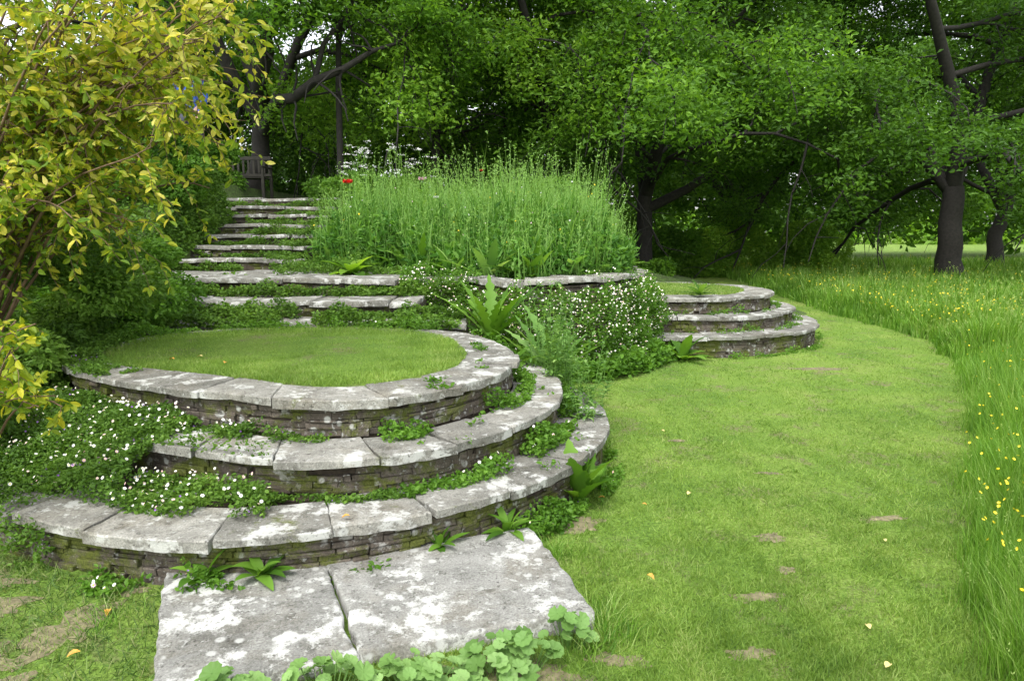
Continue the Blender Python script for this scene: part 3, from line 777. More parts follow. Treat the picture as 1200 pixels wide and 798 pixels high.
def wallcover(s0,s1,N,r,bul=.21,hmax=1.12):
    s_=r.uniform(s0,s1,N); u=r.rand(N)
    x,y,nx,ny=wat(s_)
    endf=np.clip((s1-s_)/.9,.15,1)
    b=bul*(.25+.9*np.sin(np.pi*np.clip((1-u)*.75+.12,0,1)))*(.2+1.4*pn(s_*2,u*1.5,1.1,2))
    off=b*r.uniform(.4,1.2,N)*(.5+.5*endf)+.04
    top=hmax*(.86+.2*pn(s_,s_*0,2,1)+.12*(s_<.9))*(.75+.25*endf)
    z=u*top
    inn=(u>.92); off=np.where(inn,off-r.rand(N)*.35,off)
    return np.stack([x+nx*off,y+ny*off,z],-1),s_,u
P,s_,u=wallcover(0,4.7,52000,r)
def barem(s_,u): return ((u>.90)&(s_>.9)&(s_<3.0)&(pn(s_,s_*0,3,2)>.40))
bare=barem(s_,u)|((s_>1)&(pn(s_*1.5,u*2.5,1.3,5)<.15)&(u<.85))
P=P[~bare]
F,s2,u2=wallcover(0,4.7,3200,r); k=(u2>.12)&~barem(s2,u2); F=F[k]; F+=np.array([0.0,-.05,.02])
cover(P,.027,M_weed,'curtain of trailing daisies hanging over the wall','daisy_cover',F,0,8,rb=2,fs=(.008,.0135))
N=12000; s_=r.uniform(.6,5.2,N); x,y,nx,ny=wat(s_); off=.12+r.rand(N)*.40
P=np.stack([x+nx*off,y+ny*off,r.rand(N)**.8*(.03+.45*pn(s_*1.2,off*2,1.7,1))*(1.2-off)],-1)
cover(P,.060,M_weed,'leafy plants at the foot of the wall','wall_foot_plants',None,0,9)
N=12000; x=r.uniform(-.6,.75,N); y=r.uniform(5.9,7.7,N); q=np.hypot(x-C1[0],y-C1[1]); k=(q>1.6)&(x<.75-.15*(8-y))
x=x[k];y=y[k]; P=np.stack([x,y,r.rand(len(x))**.6*np.interp(x,[-.5,.8],[.62,.25])*(.3+1.0*pn(x,y,1.4,5))],-1)
cover(P,.05,M_weed,'mixed leafy plants filling the corner by the steps','corner_plants',None,0,10)

# ------------------------------------------------------------------ individual plants
def strip(acc,base,az,length,width,elev,droop,jag=0,rnd=.5,cup=.25,n=14,pw=.9):
    d=np.array([math.cos(az),math.sin(az)]); s_=np.array([-math.sin(az),math.cos(az)])
    p=np.array(base,float); V=[];e=elev
    for i in range(n+1):
        t=i/n; w=width*.5*(math.sin(math.pi*min(1,t**pw*.97+.03))**.8)
        if jag and 0<i<n: w*= (1+jag) if i%2 else (1-jag)
        if i==n: w=.001
        up=np.array([-d[0]*math.sin(e),-d[1]*math.sin(e),math.cos(e)])
        l=p+np.array([s_[0]*w,s_[1]*w,0])+up*w*cup; rr_=p-np.array([s_[0]*w,s_[1]*w,0])+up*w*cup
        V+= [l,p,rr_]
        e-=droop/n; st=length/n
        p=p+np.array([d[0]*math.cos(e)*st,d[1]*math.cos(e)*st,math.sin(e)*st])
    F=[]
    for i in range(n):
        a=i*3; F+= [(a,a+1,a+4,a+3),(a+1,a+2,a+5,a+4)]
    acc.faces(V,F,0,rnd)
def rosette(name,cat,label,base,n,L,W,mat,seed,elev=(.3,1.3),droop=(.6,1.2),jag=0,spread=.02,pw=.9):
    rg=random.Random(seed); A=Acc()
    for i in range(n):
        f=i/max(1,n-1)
        e=elev[1]+(elev[0]-elev[1])*f
        strip(A,(base[0]+rg.uniform(-spread,spread),base[1]+rg.uniform(-spread,spread),base[2]),i*2.4+rg.uniform(-.3,.3),L*rg.uniform(.65,1.1),W*rg.uniform(.75,1.15),e+rg.uniform(-.15,.15),rg.uniform(*droop),jag,rg.random(),pw=pw)
    o=A.build(name,[mat],True); tag(o,label,cat); return o
rosette('cardoon_plant','plant','tall green plant with upright spiky leaves',(-.2,7.0,.5),20,.85,.11,M_weed,1,(.6,1.5),(.2,.9),.35)
rosette('foxglove_plant','plant','upright bright green leafy plant at the foot of the steps',(.38,4.02,0),18,.36,.115,M_weed,2,(.75,1.5),(.1,.6),.14,.035,pw=1.25)
rosette('hosta_plant','plant','light green broad leaved rosette on the paved landing',(-2.0,8.9,1.05),15,.42,.17,M_lime,3,(.3,1.2),(.7,1.2))
rosette('dock_plant','plant','green leafy dock growing between the slabs',(-1.12,2.96,.08),14,.20,.06,M_weed,4,(.15,1.2),(.5,1.1))
rosette('dock_plant','plant','small green weed beside the paving slab',(-1.36,2.92,.08),12,.16,.055,M_weed,5,(.2,1.1),(.5,1.1))
rosette('dock_plant','plant','small leafy weed at the foot of the round steps',(-.02,3.44,.07),14,.18,.045,M_weed,6,(.2,1.4),(.4,1.0))
rosette('dock_plant','plant','small leafy weed at the foot of the round steps',(-.35,3.27,.08),12,.14,.04,M_weed,61,(.2,1.4),(.4,1.0))
rosette('broad_leaf_plant','plant','green leafy plant growing on the step tread',(.02,5.9,.46),10,.30,.08,M_weed,7,(.3,1.3),(.4,1.0),.1)
rosette('broad_leaf_plant','plant','leafy plant self seeded on the turf circle edge',(2.6,9.75,.72),10,.30,.09,M_weed,8,(.3,1.2),(.4,1.0),.1)
rosette('broad_leaf_plant','plant','dark green leafy plant against the wall foot',(2.15,8.75,.0),14,.45,.14,M_weed,9,(.3,1.3),(.4,1.0),.08)
rosette('cardoon_plant','plant','green poppy plant with jagged upright leaves',(.38,6.2,.27),16,.75,.10,M_blue,10,(.8,1.5),(.2,.7),.45)
for i,(x,y,z) in enumerate([(.30,5.45,.27),(.48,5.6,.2),(.22,5.85,.27),(.62,5.3,.0),(.42,5.95,.2),(.55,4.9,.0)]):
    rg=random.Random(60+i); A=Acc()
    for k in range(9):
        h=rg.uniform(.4,.95 if i<5 else .5); dx,dy=rg.uniform(-.18,.18),rg.uniform(-.14,.14); bx,by=x+rg.uniform(-.07,.07),y+rg.uniform(-.07,.07)
        t=np.linspace(0,1,7); P=np.stack([bx+dx*t**1.5,by+dy*t**1.5,z+h*t],-1); tube(A,P,np.linspace(.004,.0015,7),5,0,.7)
        for m in range(20):
            f=rg.uniform(.1,1); p=[np.interp(f,t,P[:,j]) for j in range(3)]
            strip(A,p,rg.uniform(0,6.28),rg.uniform(.05,.12)*(1.2-f*.6),.022,rg.uniform(.2,1.0),.8,.4,rg.random(),n=7)
    o=A.build('tall_weed',[M_blue],True); tag(o,'tall wispy green plant leaning over the steps','plant',group='wispy plants by the round steps')

for i,(cx,cy,rad,n) in enumerate([(-.95,2.12,.17,40),(-.62,2.16,.2,54),(-.32,2.2,.2,50),(-.05,2.32,.15,28),(.05,2.36,.13,26),(.22,2.52,.10,16)]):
    r=np.random.RandomState(90+i); a=r.uniform(0,6.28,n); q=rad*np.sqrt(r.rand(n))
    P=np.stack([cx+q*np.cos(a),cy+q*np.sin(a)*.7,.04+.13*(1-(q/rad)**2)*r.uniform(.6,1.1,n)+r.rand(n)*.03],-1)
    up=nrm(np.stack([np.cos(a)*q/rad*.6,np.sin(a)*q/rad*.6-.15,np.ones(n)],-1)+r.normal(size=(n,3))*.25)
    d=nrm(np.cross(up,rdir(n,.2,0,r))); e=np.cross(up,d); s_=r.uniform(.018,.043,n)[:,None]
    A=Acc(); A.scatter(SCAL,P,d*s_,e*s_,up*s_,r.rand(n))
    for k in range(n):
        b=np.array([cx,cy,.0])+np.array([P[k,0]-cx,P[k,1]-cy,0])*.4
        tube(A,np.array([b,(b+P[k])/2+np.array([0,0,.01]),P[k]]),[.0018]*3,4,0,.4)
    o=A.build('lady_mantle_plant',[M_alch],True); tag(o,'mound of scalloped pale green leaves by the slabs','plant',group='scalloped leaf plants along the slabs')
def tuft(x,y,z,n,h,seed,mat,rad=.05):
    r=np.random.RandomState(seed); P=np.stack([x+r.normal(size=n)*rad,y+r.normal(size=n)*rad,np.full(n,z)],-1)
    ln=rdir(n,0,0,r); up=nrm(np.array([0,0,1])+r.normal(size=(n,3))*.35); sd=nrm(np.cross(up,ln)); hh=h*r.uniform(.5,1.1,(n,1))
    A=Acc(); A.scatter(BLADE,P,sd*.004,up*hh,ln*hh*.9,r.rand(n)); o=A.build('grass_tuft',[mat]); tag(o,'tuft of longer grass beside the stonework','grass tuft',group='grass tufts by the stones')
for i,(x,y,z,n,h) in enumerate([(.40,2.62,0,160,.14),(.36,2.75,0,110,.10),(.3,2.5,0,120,.12),(.22,3.35,0,110,.10),(.52,4.25,0,120,.14),(.62,5.0,0,120,.16),(-1.66,2.7,0,120,.10),(-1.75,3.1,0,120,.10)]):
    tuft(x,y,z,n,h,300+i,M_mead)

# flower bed
r=np.random.RandomState(55)
def bedpts(N):
    x=r.uniform(XS+.1,1.65,N); y=r.uniform(7.9,13.5,N); k=(y>wallY(x)+.42)&((x>-1.3)|(y>9.5))&(x>-2.72-.06*(y-10))
    x=x[k];y=y[k]; return x,y,Hup(x,y)
def bedh(x,y):
    e=np.clip(np.minimum(np.minimum((1.95-x)*1.1,(y-wallY(x))*.75+.1),(x+2.9)*1.2+.35),.35,1)
    return e*(.58+.42*pn(x,y,1.3,3)+.6*(pn(x,y,3.7,1)-.45))*np.interp(x,[-3,-1.5,1],[1.0,.98,1.05])*np.interp(y,[8,10,13.5],[1.0,1.0,.72])
A=Acc()
x,y,z=bedpts(10000); N=len(x)
P=np.stack([x,y,z],-1); ht=(.3+1.05*r.rand(N)**1.0)*bedh(x,y)*1.15
ln=rdir(N,0,0,r); upv=nrm(np.stack([np.zeros(N),np.zeros(N),np.ones(N)],-1)+r.normal(size=(N,3))*.18)
sd=nrm(np.cross(upv,ln)); A.scatter(BLADE,P,sd*r.uniform(.008,.024,(N,1)),upv*ht[:,None],ln*ht[:,None]*.5,np.clip(.1+.5*pn(x,y,1.6,2)+.4*r.rand(N),0,1))
x,y,z=bedpts(2700); N=len(x); P=np.stack([x,y,z],-1); ht=np.maximum(bedh(x,y),.45)*(1.05+.65*r.rand(N))*1.1
ln=rdir(N,0,0,r); upv=nrm(np.array([0,0,1.])+r.normal(size=(N,3))*.13); sd=nrm(np.cross(upv,ln)); A.scatter(BLADE,P,sd*.009,upv*ht[:,None],ln*ht[:,None]*.15,np.full(N,.88))
tp=P+upv*ht[:,None]*.95+ln*ht[:,None]*.08
m=6; tpp=np.repeat(tp,m,0)-np.repeat(upv,m,0)*(r.rand(N*m,1)*.22); A.scatter(LEAF,tpp,*frame(rdir(N*m,.6,.9,r),rdir(N*m,.5,.5,r),np.full(N*m,.04),np.full(N*m,.014)),np.full(N*m,.92))
x,y,z=bedpts(48000); N=len(x); P=np.stack([x,y,z+r.rand(N)**.7*.85*bedh(x,y)],-1)
big=pn(x,y,2.3,11)>.48
d=rdir(N,.7,.5,r); X,Y,Z=frame(d,rdir(N,.5,.8,r),r.uniform(.06,.14,N),np.where(big,r.uniform(.035,.07,N),r.uniform(.010,.030,N))); A.scatter(LEAF5,P,X,Y,Z,np.clip(.8*pn(x,y,1.9,8)+.35*r.rand(N)-.1,0,1))
for mi,n in ((1,60),(2,80),(3,110)):
    x,y,z=bedpts(n); n=len(x); P=np.stack([x,y,z+bedh(x,y)*(.85+.35*r.rand(n))],-1); d=rdir(n,.2,1,r); e=nrm(np.cross(d,rdir(n,1,0,r))); f_=np.cross(d,e)
    A.scatter((CUPF[0],CUPF[1],[mi]*10),P,e*.013,f_*.013,d*.018,np.ones(n))
o=A.build('flower_bed_foliage',[M_bed,M_pink,M_yc,M_white]); tag(o,'tall wispy wildflower foliage in a raised bed','flower bed','stuff')
for i,(x,y) in enumerate([(-.7,8.6),(-.25,8.35),(.25,8.3),(.7,8.5),(1.05,8.95),(-1.1,8.9),(-1.6,9.7),(-2.4,9.75),(1.35,9.5),(0,8.8),(-.5,8.9),(.5,8.9),(-2.0,9.8),(-1.3,9.3)]):
    rosette('broad_leaf_plant','plant','leafy wild plant at the edge of the raised bed',(x,y,1.03),16,.5+.1*(i%3),.09+.02*(i%2),(M_bed,M_blue,M_weed)[i%3],400+i,(.4,1.5),(.3,1.0),.2 if i%2 else 0,.08)["group"]='leafy plants along the bed edge'
def poppy(p,mat,label,rad=.045,h=.9):
    A=Acc(); b=np.array([p[0]+.03,p[1],p[2]-h]); P=np.array([b,(b+np.array(p))/2+np.array([.03,0,0]),p]); tube(A,P,[.004,.003,.002],5,1,.5)
    for k in range(5):
        a=k*1.257; V=[];F=[]
        for i in range(5):
            t=i/4
            for j in range(7):
                u=(j-3)/3; w=rad*.9*math.sin(math.pi*(.15+.7*t))
                rr_=rad*t*1.05; zz=rad*(.15+.9*t*t)+.006*math.sin(j*2+k)*t
                V.append((p[0]+rr_*math.cos(a)-u*w*math.sin(a),p[1]+rr_*math.sin(a)+u*w*math.cos(a),p[2]+zz*(1-.2*abs(u))))
        for i in range(4):
            for j in range(6): F.append((i*7+j,i*7+j+1,(i+1)*7+j+1,(i+1)*7+j))
        A.faces(V,F,0,.5)
    o=A.build('poppy',[mat,M_bed],True); tag(o,label,'flower'); return o
poppy((-2.2,9.7,2.22),M_red,'single red poppy standing above the flower bed',.06,1.15)
poppy((-1.20,9.7,2.26),M_pink,'pale pink poppy in the tall flower bed',.05,1.2)
poppy((-1.0,9.5,2.02),M_white,'white flower in the tall flower bed',.03)
poppy((-.42,9.9,2.40),M_red,'small red poppy bud above the flower bed',.025,1.3)
for i,(x,y,z,h) in enumerate([(-2.75,12.6,1.4,1.5),(-2.4,12.2,1.4,1.45),(-1.9,12.8,1.4,1.55),(-2.6,11.6,1.3,1.4),(-2.1,13.2,1.45,1.7),(-2.9,13.3,1.6,1.4),(-1.5,12.4,1.4,1.5)]):
    rg=np.random.RandomState(200+i); A=Acc(); p0=np.array([x,y,z]); top=p0+np.array([rg.uniform(-.1,.1),0,h])
    tube(A,np.array([p0,(p0+top)/2,top]),[.008,.006,.004],5,0,.6)
    for k in range(7):
        st=p0+(top-p0)*rg.uniform(.65,.98); a=rg.uniform(0,6.28); e=st+np.array([math.cos(a)*.2,math.sin(a)*.2,rg.uniform(.12,.3)])
        tube(A,np.array([st,(st+e)/2+np.array([0,0,-.02]),e]),[.004,.003,.002],4,0,.6)
        n=24; P=e+np.stack([rg.normal(size=n)*.03,rg.normal(size=n)*.03,rg.normal(size=n)*.008],-1)
        up=rdir(n,.2,1,rg); d=nrm(np.cross(up,rdir(n,1,0,rg))); A.scatter((CUPF[0],CUPF[1],[1]*10),P,d*.007,np.cross(up,d)*.007,up*.004,np.zeros(n))
    for k in range(14):
        st=p0+(top-p0)*rg.uniform(.05,.6); strip(A,st,rg.uniform(0,6.28),.3,.12,.6,1.0,.6,rg.rand(),n=12)
    o=A.build('cow_parsley',[M_weed,M_white],True); tag(o,'cow parsley with flat white flower heads','plant',group='cow parsley behind the flower bed')

# ------------------------------------------------------------------ grasses
def edgeX(y): return np.interp(y,[0,2.33,3.88,6,8.3,10.3,14.1,22.5,40],[1.35,1.80,2.62,3.98,5.4,6.25,6.2,7.3,8])
r=np.random.RandomState(99)
N=430000; yy=1.0/(r.uniform(1/16.,1/1.7,N)); xx=r.uniform(-.85,.8,N)*yy
an=np.arctan2(yy-C1[1],xx-C1[0])
k=(xx<edgeX(yy)+.1)&(np.hypot(xx-C1[0],yy-C1[1])>RT(3,an,C1)-.02)&(np.hypot(xx-C2[0],yy-C2[1])>R3-.02)&~((xx<-3)&(yy>3.6))
k&=~((yy>wallY(np.clip(xx,-3,1.7)))&(xx<1.85))
sx=xx*math.cos(.29)+yy*math.sin(.29); sy=-xx*math.sin(.29)+yy*math.cos(.29)
k&=~((sx>-.55)&(sx<1.08)&(sy>2.44)&(sy<3.35))
dirt=pn(xx*.9,yy*.9,1.1,7)+.35*(pn(xx,yy,4.1,2)-.5)
lefty=(xx<-1.15)&(yy<3.6)
k&=(r.rand(N)<np.where(patchmask(xx,yy),.22,np.where(lefty,0,np.where(dirt<.34,.4,1))))
xx=xx[k];yy=yy[k];N=len(xx); P=np.stack([xx,yy,lawnH(xx,yy)],-1)
up=nrm(np.array([0,0,1])+r.normal(size=(N,3))*.6); ln=rdir(N,0,0,r); sd=nrm(np.cross(up,ln)); h=r.uniform(.012,.036,N)[:,None]*(1+.03*yy[:,None])*(.4+1.2*pn(xx,yy,3.3,4))[:,None]
w=(.0024+.0006*yy)[:,None]
c=np.clip(.0+.42*pn(xx,yy,2.1,1)+.22*pn(xx,yy,5.3,6)+.65*(r.rand(N)-.3),0,1)
A=Acc(); A.scatter(TRI,P,sd*w,up*h,ln*h,c)
N=60000; a=r.uniform(-math.pi,math.pi,N); q=(RT(1,a,C1)-WD(a,C1)+.02)*np.sqrt(r.rand(N)); x=C1[0]+q*np.cos(a); y=C1[1]+q*np.sin(a)
P=np.stack([x,y,np.full(N,Z1+.004)],-1); up=nrm(np.array([0,0,1])+r.normal(size=(N,3))*.4); ln=rdir(N,0,0,r); sd=nrm(np.cross(up,ln)); h=r.uniform(.015,.036,N)[:,None]
A.scatter(TRI,P,sd*.0045,up*h,ln*h,np.clip(.1+.5*pn(x,y,1.6,3)+.6*(r.rand(N)-.3),0,1))
a=r.uniform(-math.pi,math.pi,14000); q=(R1-.42)*np.sqrt(r.rand(14000)); P2=np.stack([C2[0]+q*np.cos(a),C2[1]+q*np.sin(a),np.full(14000,Z1)],-1)
A.scatter(TRI,P2,sd[:14000]*.01,up[:14000]*.04,ln[:14000]*.03,r.rand(14000))
o=A.build('lawn_grass',[M_grass]); tag(o,'short mown grass blades on the lawn and turf circles','grass','stuff')
N=30000; xx=r.uniform(-3.6,-1.10,N); yy=r.uniform(1.9,3.6,N); an=np.arctan2(yy-C1[1],xx-C1[0])
sx=xx*math.cos(.29)+yy*math.sin(.29); sy=-xx*math.sin(.29)+yy*math.cos(.29)
k=(np.hypot(xx-C1[0],yy-C1[1])>RT(3,an,C1)-.02)&~((sx>-.55)&(sy>2.44)&(sy<3.35))&(r.rand(N)<np.where(patchmask(xx,yy),.3,.4+.6*pn(xx,yy,2.3,3)))
xx=xx[k];yy=yy[k];N=len(xx); P=np.stack([xx,yy,lawnH(xx,yy)],-1); up=nrm(np.array([0,0,1])+r.normal(size=(N,3))*.8); ln=rdir(N,0,0,r); sd=nrm(np.cross(up,ln)); h=r.uniform(.02,.055,N)[:,None]
A=Acc(); A.scatter(BLADE,P,sd*.0035,up*h,ln*h,np.clip(r.rand(N)**1.2,0,1))
o=A.build('rough_grass',[M_rough]); tag(o,'rough darker grass beside the paving slabs','grass','stuff')
def meadow(N,y0,y1,wmul,hm,xmax,lean=.17,tall=1):
    yy=1.0/(r.uniform(1/y1,1/y0,N)); e=edgeX(yy); u=r.rand(N)**1.15; xx=e+u*(np.minimum(yy*.9+1.2,xmax)-e)
    edge=.30*(pn(xx*0,yy,1.2,1)-.5)+r.normal(size=N)*.05; xx=xx+edge
    k=xx>e-.3; xx=xx[k];yy=yy[k];N=len(xx)
    hh=tall*hm*r.uniform(.3,1.15,N)*(.5+.9*pn(xx,yy,.7,2))*np.clip(.5+(xx-edgeX(yy))*1.5,.35,1)
    ln=nrm(rdir(N,0,0,r)+np.array([-.2,-.05,0])); up=nrm(np.array([0,0,1])+r.normal(size=(N,3))*lean); sd=nrm(np.cross(up,ln))
    w=r.uniform(.6,1.3,(N,1))*wmul[0]+wmul[1]*yy[:,None]
    return np.stack([xx,yy,lawnH(xx,yy)],-1),sd*w,up*hh[:,None],ln*hh[:,None]*r.uniform(.2,.8,(N,1)),np.clip(.45*pn(xx,yy,.9,5)+.6*r.rand(N)-.05,0,1)
A=Acc(); A.scatter(BLADE,*meadow(155000,1.3,9.5,(.0026,.0004),.44,9))
A.scatter(BLADE,*meadow(95000,9,36,(.004,.0011),.48,32))
for (N,y0,y1,wm) in ((1500,1.4,9,.002),(2600,9,32,.006)):
    P,X,Y,Z,c=meadow(N,y0,y1,(wm,.0002),.45,30 if y1>9 else 9,.12,1.5); A.scatter(BLADE,P,X*.7,Y,Z*.4,np.full(len(P),.9))
    tp=P+Y*.98+Z*.4*.55; m=4; n=len(P)*m; tt=np.repeat(tp,m,0)-np.repeat(nrm(Y),m,0)*r.rand(n,1)*.05
    A.scatter(LEAF,tt,*frame(rdir(n,.5,.9,r),rdir(n,.5,.5,r),np.full(n,.012 if y1<=9 else .03),np.full(n,.005 if y1<=9 else .014)),np.full(n,.9))
o=A.build('meadow_grass',[M_mead]); tag(o,'long uncut meadow grass beside the mown path','grass','stuff')
P1=meadow(520,2.2,10,(.01,0),.3,10)[0]; P2=meadow(1300,10,32,(.01,0),.3,30)[0]
P1[:,2]+=r.uniform(.22,.50,len(P1)); P2[:,2]+=r.uniform(.3,.55,len(P2))
A=Acc()
for P,s_ in ((P1,.0085),(P2,.013)):
    n=len(P); up=rdir(n,.4,1,r); d=nrm(np.cross(up,rdir(n,1,0,r))); A.scatter(CUPF,P,d*s_,np.cross(up,d)*s_,up*s_,np.zeros(n))
    for p in P[:300]: tube(A,np.array([[p[0],p[1],0],[p[0]+.01,p[1],p[2]*.5],p]),[.0012]*3,3,1,.5)
o=A.build('buttercups',[M_yc,M_mead]); tag(o,'yellow buttercups scattered through the meadow','buttercups','stuff')

for i,(x,y,z,m) in enumerate([(.62,3.05,.03,0),(1.05,4.05,.03,1),(.95,2.2,.03,1),(1.42,2.6,.03,1),(1.9,3.4,.03,1),(-1.62,2.45,.03,0),(-1.68,2.75,.03,0),(-1.95,2.35,.03,0),(-1.75,2.2,.03,0),
        (.55,4.0,.03,0),(-.75,3.12,.285,0),(-2.3,4.75,.725,0),(-2.15,4.85,.725,1),(-1.9,4.6,.725,0),(1.35,2.35,.03,1),(.75,3.9,.03,0),(1.2,5.4,.03,1)]):
    rg=random.Random(i); a=rg.uniform(0,6.28); A=Acc(); L=rg.uniform(.03,.05); d=np.array([[math.cos(a),math.sin(a),.15]]); X,Y,Z=frame(nrm(d),np.array([[rg.uniform(-.3,.3),0,1.]]),[L],[L*.6])
    A.scatter(LEAF6,np.array([[x,y,z+.012]]),X,Y,Z*2,np.array([.5])); o=A.build('fallen_leaf',[M_yleaf if m else M_orange],True)
    tag(o,'pale yellow dry leaf lying on the grass' if m else 'orange dry leaf lying on the ground','leaf',group='fallen leaves')

# ------------------------------------------------------------------ bench
def box(acc,x0,x1,y0,y1,z0,z1):
    V=[(x0,y0,z0),(x1,y0,z0),(x1,y1,z0),(x0,y1,z0),(x0,y0,z1),(x1,y0,z1),(x1,y1,z1),(x0,y1,z1)]
    acc.faces(V,[(3,2,1,0),(4,5,6,7),(0,1,5,4),(1,2,6,5),(2,3,7,6),(3,0,4,7)])
B=(-6.15,16.0,2.30); bench=empty('garden_bench',B); tag(bench,'dark weathered wooden garden bench on the terrace','bench')
def bpart(name,boxes):
    A=Acc()
    for b in boxes: box(A,*b)
    o=A.build(name,[M_bench]); m=o.modifiers.new('b','BEVEL'); m.width=.006; o.parent=bench; return o
bpart('seat',[(-.75,.75,-.22+.1*k,-.22+.1*k+.085,.43,.455) for k in range(5)])
bpart('backrest',[(-.75,.75,.27,.30,.86,.94),(-.75,.75,.27,.30,.50,.56)]+[(-.70+.115*k,-.65+.115*k,.275,.295,.561,.859) for k in range(13)])
for (x,y,h) in ((-.75,-.24,.66),(.69,-.24,.66),(-.75,.302,.92),(.69,.302,.92)): bpart('leg',[(x,x+.06,y,y+.06,-.1,h)])
for x in (-.76,.69): bpart('armrest',[(x,x+.07,-.28,.30,.662,.69)])

# ------------------------------------------------------------------ person
def skin(name,verts,edges,radii,mat,root=0,sub=2):
    me=bpy.data.meshes.new(name); me.from_pydata(verts,edges,[]); me.materials.append(mat)
    o=bpy.data.objects.new(name,me); COL.objects.link(o)
    md=o.modifiers.new('s','SKIN'); md.use_smooth_shade=True
    sv=me.skin_vertices[0].data
    for i,rd in enumerate(radii): sv[i].radius=rd if isinstance(rd,tuple) else (rd,rd); sv[i].use_root=(i==root)
    s_=o.modifiers.new('ss','SUBSURF'); s_.levels=sub; s_.render_levels=sub
    return o
M_skin=plain('skin',(.50,.31,.23),.5,.08,20,0); M_bl=plain('blue_jacket',(.02,.08,.36),.8,.3,12,.3); M_tr=plain('dark_trousers',(.04,.045,.06),.85,.2,12,.2); M_hair=plain('grey_hair',(.30,.25,.20),.8,.3,60,.4)
M_eye=plain('eye',(.03,.02,.02),.3,.1,5,0); M_lip=plain('lip',(.42,.16,.14),.5,.1,5,0)
pp=empty('person',(-4.90,11.2,2.42)); tag(pp,'person in a blue jacket standing among the shrubs','person')
def arm(s_):
    return [(s_*.17,0,1.43),(s_*.235,.0,1.15),(s_*.20,-.14,.93),(s_*.19,-.20,.87)]
V=[(0,0,.95),(0,0,1.15),(0,0,1.38),(0,-.01,1.49),(0,-.015,1.56),(0,-.02,1.64),(0,-.015,1.71)]
E=[(0,1),(1,2),(2,3),(3,4),(4,5),(5,6)]; Rr=[(.15,.11),(.13,.10),(.15,.10),.055,.066,(.078,.095),(.062,.075)]
for s_ in (-1,1):
    b=len(V); V+=arm(s_); Rr+=[.055,.042,.028,(.038,.02)]; E+=[(2,b),(b,b+1),(b+1,b+2),(b+2,b+3)]
    for k in range(4):
        f=len(V); ox=(k-1.5)*.02; ll=(.9,1,.95,.75)[k]
        V+=[(s_*.19+ox,-.235,.845),(s_*.19+ox,-.235-.03*ll,.815),(s_*.19+ox,-.23-.03*ll,.79)]; Rr+=[.009,.008,.007]; E+=[(b+3,f),(f,f+1),(f+1,f+2)]
    f=len(V); V+=[(s_*.155,-.215,.87),(s_*.14,-.24,.85)]; Rr+=[.010,.009]; E+=[(b+3,f),(f,f+1)]
    l=len(V); V+=[(s_*.09,0,.88),(s_*.10,-.01,.48),(s_*.10,.02,.09),(s_*.11,-.12,.04)]; Rr+=[.085,.055,.038,(.035,.025)]; E+=[(0,l),(l,l+1),(l+1,l+2),(l+2,l+3)]
body=skin('body',V,E,Rr,M_skin); body.parent=pp
def sphere(name,loc,sc,mat,par):
    import bmesh
    me=bpy.data.meshes.new(name); bm=bmesh.new(); bmesh.ops.create_uvsphere(bm,u_segments=16,v_segments=10,radius=1); bm.to_mesh(me); bm.free()
    for p in me.polygons: p.use_smooth=True
    me.materials.append(mat); o=bpy.data.objects.new(name,me); o.location=loc; o.scale=sc; COL.objects.link(o); o.parent=par; return o
sphere('hair',(0,.035,1.715),(.084,.092,.082),M_hair,pp)
sphere('nose',(0,-.112,1.645),(.012,.018,.022),M_skin,pp)
for s_ in (-1,1):
    sphere('eye',(s_*.03,-.098,1.668),(.012,.008,.008),M_eye,pp); sphere('ear',(s_*.078,-.01,1.65),(.012,.02,.03),M_skin,pp)
sphere('mouth',(0,-.10,1.605),(.024,.008,.007),M_lip,pp)
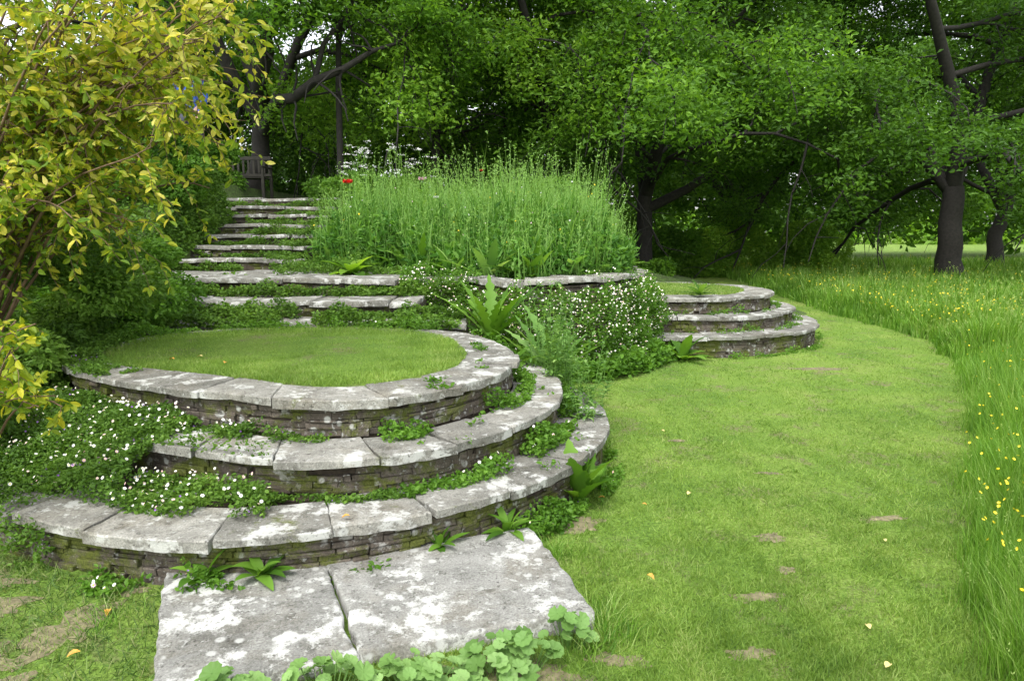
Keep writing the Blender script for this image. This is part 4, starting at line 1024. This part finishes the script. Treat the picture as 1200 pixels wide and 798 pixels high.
V=[(0,0,.90),(0,0,1.15),(0,0,1.37),(0,0,1.45)]; E=[(0,1),(1,2),(2,3)]; Rr=[(.18,.14),(.165,.13),(.18,.125),(.08,.075)]
for s_ in (-1,1):
    b=len(V); V+=arm(s_)[:3]; Rr+=[.075,.06,.046]; E+=[(2,b),(b,b+1),(b+1,b+2)]
j=skin('jacket',V,E,Rr,M_bl); j.parent=pp
V=[(0,0,.95)]; E=[]; Rr=[(.165,.125)]
for s_ in (-1,1):
    l=len(V); V+=[(s_*.09,0,.86),(s_*.10,-.01,.48),(s_*.10,.02,.10)]; Rr+=[.10,.075,.06]; E+=[(0,l),(l,l+1),(l+1,l+2)]
t=skin('trousers',V,E,Rr,M_tr); t.parent=pp

# ------------------------------------------------------------------ light & camera
w=bpy.data.worlds.new('World'); scene.world=w; w.use_nodes=True
nt=w.node_tree; bg=nt.nodes['Background']
sk=nt.nodes.new('ShaderNodeTexSky'); sk.sky_type='NISHITA'; sk.sun_disc=False
EL=58; ROT=200
sk.sun_elevation=math.radians(EL); sk.sun_rotation=math.radians(ROT); sk.dust_density=3; sk.air_density=1.0
hs=nt.nodes.new('ShaderNodeHueSaturation'); hs.inputs['Saturation'].default_value=.22; hs.inputs['Value'].default_value=2.9
nt.links.new(sk.outputs[0],hs.inputs['Color']); nt.links.new(hs.outputs[0],bg.inputs[0]); bg.inputs[1].default_value=.15
sun=bpy.data.lights.new('sun','SUN'); sun.energy=1.9; sun.angle=math.radians(14); sun.color=(1,.97,.91)
so=bpy.data.objects.new('sun',sun); COL.objects.link(so)
az=math.radians(ROT); dv=Vector((math.sin(az)*math.cos(math.radians(EL)),math.cos(az)*math.cos(math.radians(EL)),math.sin(math.radians(EL))))
so.rotation_euler=dv.to_track_quat('Z','Y').to_euler()
cam=bpy.data.cameras.new('camera'); co=bpy.data.objects.new('camera',cam); COL.objects.link(co)
cam.lens=24.9; cam.sensor_width=36; cam.clip_end=1500; cam.clip_start=.05
co.location=(0,0,1.6); co.rotation_euler=(math.radians(90-8.8),0,0)
scene.camera=co
scene.view_settings.view_transform='Standard'; scene.view_settings.look='None'; scene.view_settings.exposure=0
